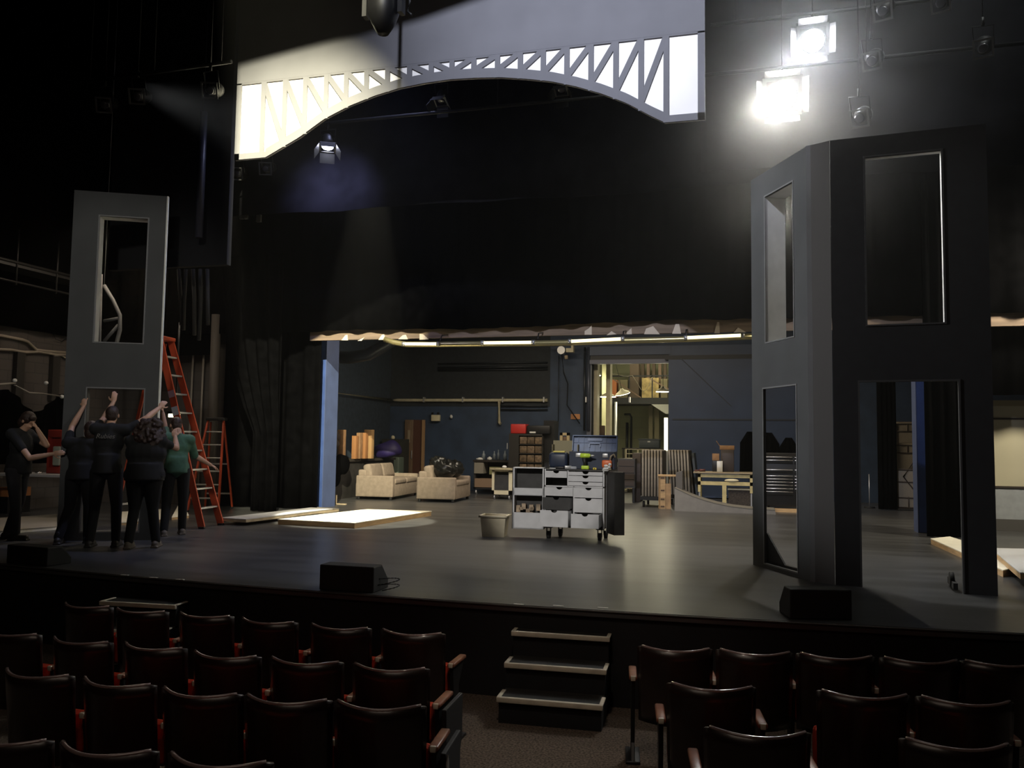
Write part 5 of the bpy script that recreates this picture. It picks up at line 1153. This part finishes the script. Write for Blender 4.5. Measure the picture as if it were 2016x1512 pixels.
    for z in (.12, .26): MB().box(-.14, -.03, .02, .04, z, z + .02).build('rung', M_alum, s)
    o = MB().ell((0, 0, .03), (.16, .06, .04)).build('cloth', M_ivory); o.location = (a.x + W * .62, y + .03, .581); tag(o, 'cream cloth lying on the lower rail of the yellow bench', 'cloth')
    q = MB(); q.tube([(-.14, 0, .02), (-.02, 0, .03)], .018); q.tube([(-.03, 0, .03), (.1, 0, .035)], .03); o = q.build('hand_tool', mat('maroon_tool', (.10, .03, .03), .5)); o.location = (a.x + .06, y + .1, zt + .001); tag(o, 'dark red hand tool at the left end of the yellow bench', 'tool')
    Xb = lambda px: ony(px, 925, y + .35).x
    def tb(name, px0, px1, pyt, m, lab, z=0, dep=.2, yy=.35, cat='box'):
        x0_ = Xb(px0); x1_ = Xb(px1); z1 = ony(px0, pyt, y + yy).z; o = MB().rbox(0, x1_ - x0_, 0, dep, 0, z1 - zt - z, .006).build(name, m); o.location = (x0_, y + yy, zt + z + .001); return tag(o, lab, cat)
    tb('white_carton', 1412, 1423, 908, M_paper, 'upright white carton on the yellow bench', yy=.15)
    d = tb('dark_case', 1419, 1445, 886, mat('dark_umber', (.03, .02, .016), .6), 'tall dark case on the yellow bench under a cardboard box', yy=.38, dep=.3)
    z1 = ony(1419, 886, y + .38).z - zt + .004
    c = tb('open_carton', 1417, 1446, 877, M_card, 'open cardboard box on the dark case', z=z1, yy=.40, dep=.26)
    lf = MB(); M1 = Matrix.Translation((0, 0, .09)) @ Matrix.Rotation(math.radians(-35), 4, 'Y'); lf.box(-.005, .005, 0, .26, 0, .14, M=M1); lf.build('flap', M_card, c)
    d2 = tb('dark_stand', 1402, 1416, 907, M_dmetal, 'small black stand left of the dark case', yy=.42)
    z2 = ony(1402, 907, y + .42).z - zt + .004
    tb('small_carton', 1402, 1416, 893, M_card, 'small cardboard box on the black stand', z=z2, yy=.42, dep=.16)
    # wood plank right
    p = onz(1462, 1006); o = MB().box(0, 1.15, 0, .2, 0, .07).build('timber', M_wood); o.location = (p.x, p.y + .02, .001); tag(o, 'pale timber beam on the floor seen through the side doorway', 'timber')
    # black tool chest with chrome handles
    y = 18.9; a = ony(1506, 950, y); b = ony(1561, 950, y); c = ony(1584, 950, y); zt = ony(1535, 892, y).z; t = thing('tool_chest', 'black tool chest with chrome drawer handles seen through the side doorway', 'tool chest', (a.x, y, 0)); W = b.x - a.x; W2 = c.x - a.x
    MB().rbox(-.05, W2 + .05, .02, .55, .12, zt, .01).build('cabinet', M_dmetal, t)
    for k, py in enumerate((901, 907, 926, 938, 944, 950, 956, 963, 969)):
        z = ony(1535, py, y).z; n = t
        dr = MB().rbox(0, W, .0, .03, z - .06, z + .025, .003).build('drawer', mat('chest_black', (.010, .010, .010), .35), t)
        MB().rbox(.0, W, -.018, .0, z + .002, z + .016, .003).build('handle', M_chrome, dr)
        if k < 8: d3 = MB().rbox(W + .03, W2, .0, .03, z - .06, z + .025, .003).build('drawer', mat('chest_black', (.010, .010, .010), .35), t); MB().rbox(W + .04, W2 - .02, -.018, .0, z + .002, z + .016, .003).build('handle', M_chrome, d3)
    for x in (.08, W2 - .08):
        for yy in (.12, .45): MB().cyl((x - .02, yy, .06), (x + .02, yy, .06), .06).build('caster', M_rubber, t)
    for k, (px, pyt) in enumerate(((1513, 852), (1477, 850), (1552, 862))):
        a = ony(px, pyt, YW - .2); mb = MB()
        mb.sheet(lambda u, v: ((u - .5) * (.16 + .34 * min(1, v * 4) + .05 * v), -.05 - .07 * math.sin(u * PI) + .02 * math.sin(u * 19 + k), -1.15 * v), 16, 12)
        o = mb.build('hanging_coat', M_cloth); o.modifiers.new('s', 'SOLIDIFY').thickness = .03; o.location = (a.x, YW - (.02 if k == 1 and 0 else .40), a.z)
        o.location.y = YW - .31; tag(o, ('dark coat hanging behind the tool chest, left one', 'dark coat hanging at the right of the yellow bench', 'dark coat hanging behind the tool chest, right one')[k], 'coat')
    # folded tables leaning in the right doorway
    y = 20.8; dpos = ((1764, 830, 996, 20.95, 'taller folded table with lattice back, behind the lower one, beside the right blue column'), (1763, 872, 998, 20.7, 'lower folded table with lattice back in front, beside the right blue column'))
    for k, (px, pyt, pyb, y, lab) in enumerate(dpos):
        a = ony(px, pyb, y); z = ony(px, pyt, y).z; W = .78; t = thing('folded_table', lab, 'table', (a.x, y, 0), 0, 'folded tables by the right column')
        MB().rbox(0, W, 0, .05, .02, z, .04, 3).build('table_top', mat('tan_lattice_plastic', (.30, .25, .18), .7, var=.12, scale=60), t)
        q = MB()
        q.tube([(.03, -.02, .06), (.03, -.02, z - .05), (W - .03, -.02, z - .05), (W - .03, -.02, .06), (.03, -.02, .06)], .016, 8)
        for zz in (.28, z * .42, z * .6, z - .22): q.tube([(.05, -.02, zz), (W - .05, -.02, zz)], .012, 6)
        q.tube([(W * .35, -.02, .06), (W * .35, -.02, .3)], .012, 6); q.tube([(W * .35, -.02, z - .22), (W * .35, -.02, z - .06)], .012, 6)
        q.tube([(W - .1, -.03, .28), (W * .5, -.03, z * .3), (W * .22, -.03, z * .5), (W * .5, -.03, z * .72), (W - .1, -.03, z - .22)], .016, 8)
        q.build('leg_frame', mat('brown_steel', (.06, .04, .03), .5), t)
    # stand and pole
    p = onz(1712, 1000); t = thing('floor_stand', 'thin metal stand on small base left of the narrow curtain', 'stand', (p.x, p.y, 0)); MB().cyl((0, 0, .03), (0, 0, .78), .012).build('pole', M_alum, t); MB().cyl((0, 0, 0), (0, 0, .03), .12).build('base', M_rubber, t)
    # pale dado wall at the far right
    a = onz(1950, 1048); t = thing('painted_wall_flat', 'cream and grey painted low wall flat with dark rail at the right edge', 'scenery flat', (a.x, 16.3, 0)); zt = ony(1990, 788, 16.3).z; zr = ony(1990, 959, 16.3).z; W = 2.4
    MB().box(-.12, W, 0, .05, zr, zt - .10).build('upper_panel', mat('cream_wall_paint', (.50, .46, .33), .8, var=.06, scale=1.3), t); MB().box(-.12, W, 0, .05, .2, zr).build('lower_panel', mat('dado_grey_paint', (.34, .36, .38), .8, var=.08), t)
    q = MB(); q.box(-.12, W, -.02, .05, zr - .02, zr + .015); z2 = ony(1990, 824, 16.3).z; q.box(-.12, W, -.015, .0, z2 - .02, z2 + .012); q.build('rail', mat('dark_rail', (.04, .03, .025), .5), t)
    MB().box(-.12, W, -.03, .06, zt - .10, zt).build('top_moulding', mat('tan_moulding', (.32, .27, .16), .6), t); MB().box(-.12, W, -.025, .06, 0.0, .2).build('skirting', mat('dark_skirt', (.09, .085, .08), .6), t)
shop_right()

# ================================================================== LEFT WING
def left_wing():
    xw = -13.05
    def Wp(px, py): return onx(px, py, xw)
    nm = ('upper cream pipe with a kink on the left wing wall', 'lower cream pipe on the left wing wall', 'short cream pipe at the right end of the left wing wall pipes')
    for k, pts in enumerate((((-20, 658), (5, 661), (45, 669), (55, 673), (72, 689), (90, 691), (135, 695)), ((-20, 687), (20, 689), (50, 693), (75, 693), (110, 698), (135, 699)), ((106, 700), (120, 700), (128, 704), (136, 705)))):
        mb = MB(); mb.tube([Wp(*p) for p in pts], .028 if k < 2 else .018, 8); tag(mb.build('wall_pipe', mat('taupe_pipe', (.34, .29, .23), .5)), nm[k], 'pipe', 'pipes on the left wing wall')
    for k, (px, a_, b_) in enumerate(((38, 694, 800), (108, 702, 790))):
        p = Wp(px, a_); q = Wp(px + 2, b_); mb = MB(); mb.box(xw - .03, xw + .06, p.y - .09, p.y + .09, q.z, p.z); tag(mb.build('wall_post', mat('dark_post', (.03, .026, .022), .7)), ('left', 'right')[k] + ' dark vertical post on the left wing wall', 'post')
    mb = MB(); mb.tube([Wp(103, 655), Wp(110, 668), Wp(122, 672), Wp(133, 664)], .008, 6); tag(mb.build('loose_wire', M_dpipe), 'thin drooping wire at the top of the left wing wall', 'wire')
    # dark hanging rail with draped cloth below
    xr = -12.4; R = lambda px, py: onx(px, py, xr)
    mb = MB(); mb.tube([R(-20, 758), R(10, 756), R(30, 754)], .02, 8); mb.tube([R(28, 758), R(58, 773), R(85, 775), R(125, 781)], .014, 8); tag(mb.build('sagging_cable', mat('grey_cable', (.25, .23, .2), .5)), 'sagging grey cable run above the person at far left', 'cable')
    for k, (px, py) in enumerate(((29, 749), (91, 754), (122, 781))):
        p = R(px, py); o = MB().ell((0, 0, 0), (.04, .04, .035), None, 8).build('work_lamp', M_paper); o.location = p; tag(o, f'small pale lamp head on the left wing cable, {ORD[k]} from the left', 'lamp', 'lamp heads on the wing cable')
    y0, y1 = R(-20, 770).y, R(130, 790).y
    drape('masking_cloth', -12.35, -12.3, 0, 1, 9, 'x', M_cloth) if False else None
    mb = MB(); mb.sheet(lambda u, v: (xr - .02 + .04 * math.sin(u * 40), y0 + u * (y1 - y0), .9 + v * (1.12 + .18 * math.sin(u * 8))), 50, 6); o = mb.build('masking_cloth', M_cloth); o.modifiers.new('s', 'SOLIDIFY').thickness = .01; tag(o, 'dark cloth hung below the sagging cable in the left wing', 'cloth')
    # table with red machine behind the woman
    p = ony(75, 934, 11.6); a = ony(72, 934, 11.6); b = ony(121, 930, 11.6)
    t = thing('prop_table', 'grey edged table in the left wing behind the far left person', 'table', (a.x - 1.0, 11.6, 0)); W = b.x - a.x + 1.1; zt = a.z
    MB().box(0, W, 0, .7, zt - .04, zt).build('table_top', mat('grey_laminate', (.38, .36, .36), .5), t)
    for x in (.05, W - .05):
        for yy in (.05, .65): MB().cyl((x, yy, 0), (x, yy, zt - .04), .016).build('leg', M_dmetal, t)
    a = ony(91, 925, 12.0); b = ony(124, 846, 12.0)
    t = thing('red_cabinet', 'dark red framed cabinet with a pale pad on the wing table', 'cabinet', (a.x, 12.0, zt + .001)); w = b.x - a.x; h = b.z - zt
    q = MB(); q.box(0, .05, 0, .1, 0, h); q.box(w - .05, w, 0, .1, 0, h); q.rbox(0, w, -.01, .1, h - .14, h, .02); q.rbox(0, w, -.01, .1, 0, .12, .02); q.box(.05, w - .05, .06, .09, .12, h - .14); q.build('frame', mat('dark_red_paint', (.22, .02, .012), .5), t); MB().rbox(w * .42, w - .02, -.02, .05, .14, h * .62, .02).build('pad', mat('pale_green_pad', (.30, .32, .26), .7), t)
    p = ony(72, 918, 11.75); o = MB().lathe([(.05, 0), (.06, .03), (.0, .035)], n=14).build('metal_dish', M_chrome); o.location = (p.x, 11.8, zt + .001); tag(o, 'small shiny dish on the wing table', 'dish')
    p = ony(0, 972, 12.2); q = MB(); q.box(-.15, .18, 0, .5, .30, .46); o = q.build('orange_crate', mat('orange_paint', (.5, .2, .07), .6)); o.location = (p.x, 12.2, 0); tag(o, 'orange topped case at the far left edge', 'case')
    q = MB(); q.box(-.15, .18, 0, .5, 0, .298); q.build('lower_case', M_dmetal, o)
    # grey truss arc seen through upper window
    q = MB(); y = 12.6; P3 = lambda px, py: ony(px, py, y)
    q.tube([P3(205, 562), P3(222, 590), P3(236, 620), P3(236, 650), P3(226, 690), P3(215, 730)], .035, 8); q.tube([P3(205, 632), P3(236, 626)], .03, 8); q.tube([P3(205, 672), P3(233, 640)], .03, 8); q.tube([P3(200, 540), P3(195, 760)], .02, 8); p_ = P3(205, 562); q.tube([p_, (p_.x, p_.y, 10.97)], .006, 5)
    tag(q.build('curved_truss', mat('mid_grey_paint', (.14, .14, .14), .6)), 'curved grey frame hanging behind the raised flat, seen in its upper window', 'scenery frame')
    # pipes on the stub wall
    for k, (px0, px1) in enumerate(((365, 376), (386, 399))):
        y = 15.2; a = ony(px0 + 2, 990, y); b = ony(px1, 690, y); mb = MB(); mb.tube([(a.x, y, .25), (a.x + .02, y, b.z)], .022, 8); tag(mb.build('wall_conduit', mat('pale_conduit', (.22, .20, .17), .5)), ('left', 'right')[k] + ' thin vertical conduit on the brown wing wall by the ladders', 'pipe', 'conduits on the brown wing wall')
    a = ony(418, 850, 14.9); tag(MB().cyl((a.x, 14.9, .001), (a.x, 14.9, ony(418, 620, 14.9).z), .10, n=18).build('grey_post', mat('taupe_post', (.075, .066, .058), .7)), 'round taupe post between the ladders and the black curtain', 'post')
    # yellow lit lamp glimpsed by the green jacket
    p = ony(342, 818, 12.2); t = thing('wall_lamp', 'small lit yellow-white lamp glimpsed beside the green jacket', 'lamp', tuple(p)); MB().rbox(-.10, .10, -.02, .05, -.03, .03, .01).build('diffuser', mat('small_lamp_glow', (1, .95, .6), .5, emit=2.5), t); MB().box(-.12, .12, -.03, .10, .03, .07).build('hood', M_dmetal, t); MB().cyl((0, .05, .07), (0, .05, 1.6), .015).build('stem', M_dmetal, t)
    # chrome legs glints by the leg curtain
    p = onz(548, 993); t = thing('chrome_stand', 'low black stand with chrome feet in front of the leg curtain', 'stand', (p.x, p.y, 0))
    q = MB(); q.tube([(-.35, 0, .08), (-.25, -.08, .03), (0, -.10, .02), (.2, -.08, .03), (.3, 0, .08)], .014, 8); q.build('foot_ring', M_chrome, t); q = MB(); q.tube([(0, 0, .02), (0, 0, .45)], .02, 8); q.tube([(-.12, 0, .3), (-.12, 0, .42)], .012, 8); q.tube([(0, -.1, .02), (0, 0, .02)], .015, 6); q.build('pole', M_dmetal, t)
    # gallery with control gear
    y0 = 12.0; a = onx(0, 500, -12.9); b = onx(130, 540, -12.9)
    t = thing('fly_gallery', 'dark gallery rail high in the left wing', 'gallery', (-12.9, 9.0, a.z - .2)); q = MB(); q.box(0, .5, 0, 4.8, -.08, 0); q.tube([(.5, 0, .0), (.5, 4.8, .0)], .03); q.tube([(.5, 0, -.35), (.5, 4.8, -.35)], .02)
    for k in range(6): q.tube([(.5, .1 + k * .9, -.4), (.5, .1 + k * .9, .6)], .02, 6)
    q.build('railing', mat('gallery_dark', (.02, .019, .018), .5), t)
    for k, (px, py, w, h) in enumerate(((55, 492, 5, 11), (80, 499, 6, 14), (92, 501, 8, 16), (104, 507, 7, 9), (116, 510, 7, 10), (129, 515, 6, 7))):
        a = ony(px - w / 2, py + h / 2, 13.82); b = ony(px + w / 2, py - h / 2, 13.82); tag(MB().box(a.x, b.x, 13.82, 13.87, a.z, b.z).build('control_tag', mat('dim_white_card', (.20, .20, .19), .7)), f'small pale card on the left gallery, {ORD[k]} from the left', 'card', 'cards on the left gallery')
    for k, (x0, x1, y0_, y1_) in enumerate(((471, 479, 423, 431), (481, 487, 423, 431), (504, 513, 422, 437))):
        a = ony(x0, y1_, 14.82); b = ony(x1, y0_, 14.82); tag(MB().box(a.x, b.x, 14.82, 14.87, a.z, b.z).build('rigging_card', mat('dim_white_card', (.20, .20, .19), .7)), f'small pale card below the bridge left foot, {ORD[k]} from the left', 'card', 'rigging cards')
    # rope hanks / gear hanging right of the flat
    rr = random.Random(2); q = MB()
    for k in range(5):
        x = 352 + k * 14; q.tube([ony(x, 530, 11.2), ony(x + rr.uniform(-4, 4), 590, 11.2), ony(x + rr.uniform(-6, 6), 640 + 10 * k % 40, 11.2)], .03, 6)
    tag(q.build('rope_hanks', mat('dark_rope', (.02, .018, .015), .9)), 'dark ropes hanging right of the raised flat', 'rope')
left_wing()

# ================================================================== STAGE LIGHTS
def lantern(label, pos, aim, kind='profile', glow=None, r=.09, L=.34, drop=True):
    """theatre lantern hung at pos pointing at aim"""
    q = (Vector(aim) - Vector(pos)).to_track_quat('-Z', 'Y'); t = thing('stage_lantern', label, 'stage light', pos, 0, None)
    hold = q.to_matrix().to_4x4()
    mb = MB(); prof = [(r * .55, L * .9), (r * .95, L * .6), (r, L * .3), (r, 0), (r * .94, 0)] if kind != 'profile' else [(r * 1.15, L), (r * 1.2, L * .66), (r * .72, L * .55), (r * .72, 0), (r * .66, 0)]
    mb.lathe(prof[::-1], n=20, M=hold); mb.build('housing', M_dmetal, t)
    le = MB(); le.lathe([(r * .9 if kind != 'profile' else r * .66, -.004), (r * .5, -.012), (.001, -.014)][::-1], n=20, M=hold); le.build('lens', glow if glow else mat('dark_lens', (.05, .05, .06), .1), t)
    f = MB(); s = r * 1.25
    f.box(-s, s, -s, -s * .8, -.03, -.02, M=hold); f.box(-s, s, s * .8, s, -.03, -.02, M=hold); f.box(-s, -s * .8, -s, s, -.03, -.02, M=hold); f.box(s * .8, s, -s, s, -.03, -.02, M=hold); f.build('gel_frame', mat('worn_gel_frame', (.10, .10, .095), .5, .4), t)
    if kind == 'fresnel':
        for a in range(4):
            R = Matrix.Rotation(a * PI / 2, 4, 'Z'); b = MB(); Mx = hold @ R @ Matrix.Translation((0, s, -.03)) @ Matrix.Rotation(math.radians(28), 4, 'X'); b.box(-s * .9, s * .9, -.002, .002, -.16, 0, M=Mx); b.build('barn_door', mat('scuffed_black', (.05, .05, .05), .4, .3), t)
    y = MB(); y.tube([Vector((-r * 1.2, 0, 0)) + hold.to_3x3() @ Vector((0, 0, L * .4)), (-r * 1.3, 0, .26), (r * 1.3, 0, .26), Vector((r * 1.2, 0, 0)) + hold.to_3x3() @ Vector((0, 0, L * .4))], .008, 6); y.tube([(0, 0, .26), (0, 0, .36)], .02, 8); y.tube([(0, 0, .36), (0, 0, 10.97 - pos[2])], .006, 5) if drop else None; y.build('yoke', M_dmetal, t)
    return t
def pipe(label, a, b, r=.025):
    mb = MB(); mb.tube([a, b], r, 10)
    n = max(2, int((Vector(b) - Vector(a)).length / 2.5)); a = Vector(a); b = Vector(b)
    for k in range(n + 1): p = a.lerp(b, (k + .15) / (n + .3)); mb.tube([p, (p.x, p.y, 10.95)], .006, 5)
    return tag(mb.build('lighting_bar', M_dmetal), label, 'lighting bar')
def rig():
    y = 10.9; P = lambda px, py, y=y: tuple(ony(px, py, y))
    a = P(1540, 190); b = P(1600, 80, 11.3)
    Lg = mat('lens_glow_warm', (1, .97, .90), .5, emit=120); Lc = mat('lens_glow_cool', (.90, .93, 1), .5, emit=90)
    lantern('lower of the two dazzling lanterns above the right unit', a, (a[0] * .55, 0, 1.6), 'fresnel', Lg, .19, .36)
    lantern('upper of the two dazzling lanterns above the right unit', b, (b[0] * .6 - .2, 0, 2.2), 'fresnel', Lc, .16, .34)
    pipe('lighting bar carrying the lower dazzling lantern', (a[0] - 1.6, y, a[2] + .38), (a[0] + 3.6, y, a[2] + .38))
    pipe('lighting bar carrying the upper dazzling lantern', (b[0] - 1.3, 11.3, b[2] + .37), (b[0] + 3.6, 11.3, b[2] + .37))
    c = P(645, 288, 11.5); lantern('bright blue-white lantern under the left of the bridge', c, (c[0] + .25, 11.05, 4.6), 'fresnel', mat('lens_glow_blue', (.75, .78, 1), .5, emit=40), .10, .26)
    pipe('lighting bar behind the bridge', (-9, 11.5, c[2] + .37), (-.5, 11.5, c[2] + .37))
    d = P(460, 210, 11.0); lantern('small bright lantern at the left edge of the bridge', d, (-5.4, 6, 1.0), 'fresnel', mat('lens_glow_blue', (.75, .78, 1), .5, emit=40), .07, .2)
    un = (((205, 207), 'leftmost unlit lantern at upper left'), ((270, 190), 'second unlit lantern at upper left'), ((413, 178), 'unlit lantern just left of the bridge'), ((466, 342), 'unlit lantern below the left foot of the bridge'), ((523, 332), 'unlit lantern right of the one below the bridge foot'))
    for (px, py), lab in un:
        yy = 9.4 if py < 300 else 12.0; p = P(px, py, yy); lantern(lab, p, (p[0] * .5, 0, 1.5), 'profile', None, .085, .38)
    p = P(290, 150, 9.4); pipe('lighting bar at upper left', (P(160, 150, 9.4)[0], 9.4, P(205, 207, 9.4)[2] + .36), (P(455, 150, 9.4)[0], 9.4, P(413, 178, 9.4)[2] + .36))
    for (px, py), lab in (((868, 198), 'unlit lantern with honeycomb face seen left under the arch'), ((1105, 177), 'unlit lantern with honeycomb face seen right under the arch')):
        p = P(px, py, 11.6); lantern(lab, p, (p[0], 8.5, 0), 'fresnel', None, .08, .24)
    for (px, py), lab in (((1738, 22), 'unlit lantern at the top right'), ((1852, 6), 'unlit lantern at the top right corner side'), ((1692, 233), 'unlit lantern right of the dazzling lanterns'), ((1716, 120), 'unlit lantern right of the upper dazzling lantern'), ((1936, 95), 'unlit lantern at the far right')):
        p = P(px, py, 10.3); lantern(lab, p, (p[0] - 2.5, 2, 1.0), 'profile', None, .085, .38)
    pipe('lighting bar at the top right', (1.2, 10.3, P(1738, 22, 10.3)[2] + .37), (4.2, 10.3, P(1852, 6, 10.3)[2] + .37))
    # big moving light hung in front of the header
    p = P(755, 28, 8.0); t = thing('moving_light', 'large black moving light silhouetted against the header', 'stage light', p)
    mb = MB(); mb.lathe([(.06, -.22), (.13, -.10), (.17, .02), (.17, .2), (.13, .32)], n=20); mb.build('head', M_dmetal, t)
    q = MB(); q.box(-.23, -.18, -.05, .05, -.02, .42); q.box(.18, .23, -.05, .05, -.02, .42); q.rbox(-.24, .24, -.12, .12, .40, .56, .03); q.tube([(0, 0, .5), (0, 0, 9.6 - p[2])], .02, 8); q.build('yoke', M_dmetal, t)
    q = MB(); q.tube([(.26, 0, .3), (.30, 0, .1), (.27, .02, .0), (.33, 0, -.05)], .014, 6); q.tube([(.24, 0, .5), (.34, 0, .3), (.30, 0, .16)], .02, 6); q.build('cable', M_rubber, t)
    pipe('front lighting bar carrying the moving light', (-9, 8.0, 9.6), (4, 8.0, 9.6))
rig()
# ------------------------------------------------------------------ unseen panel added to cut the front spots; haze also added
struct(MB().prism([(-9.5, 6.2), (-5.6, 6.2), (-5.6, 5.45), (-4.46, 5.45), (-4.45, 7.72), (-4.07, 7.77), (-2.9, 7.92), (-1.6, 8.20), (-.6, 9.3), (-.6, 10.9), (-9.5, 10.9)], 5.95, 6.05, 'xz').build('unseen_light_blocker', M_black))
def haze():
    m = bpy.data.materials.new('added_glow_haze'); m.use_nodes = True; nt = m.node_tree; nt.nodes.clear()
    o = nt.nodes.new('ShaderNodeOutputMaterial'); v = nt.nodes.new('ShaderNodeVolumeScatter')
    v.inputs['Color'].default_value = (1, 1, .97, 1); v.inputs['Density'].default_value = HAZE; v.inputs['Anisotropy'].default_value = .55
    tc = nt.nodes.new('ShaderNodeTexCoord'); ds = nt.nodes.new('ShaderNodeVectorMath'); ds.operation = 'DISTANCE'
    ds.inputs[1].default_value = (.8, 10.6, 6.3); mr = nt.nodes.new('ShaderNodeMapRange'); mr.interpolation_type = 'SMOOTHERSTEP'
    mr.inputs[1].default_value = 0.0; mr.inputs[2].default_value = 3.0; mr.inputs[3].default_value = HAZE; mr.inputs[4].default_value = 0.0016  # haze added and shaped for a lamp halo and lifted blacks
    nt.links.new(tc.outputs['Object'], ds.inputs[0]); nt.links.new(ds.outputs['Value'], mr.inputs[0]); nt.links.new(mr.outputs[0], v.inputs['Density'])
    nt.links.new(v.outputs[0], o.inputs['Volume']); MATS['haze'] = m
    h = MB().box(-12.5, 7.5, 6.3, 14.3, .02, 10.6).build('haze', m); h['kind'] = 'stuff'; h['label'] = 'thin haze added over the stage for glow around the lamps'; h['category'] = 'haze'
    S.cycles.volume_bounces = 0
HAZE = .062
haze()
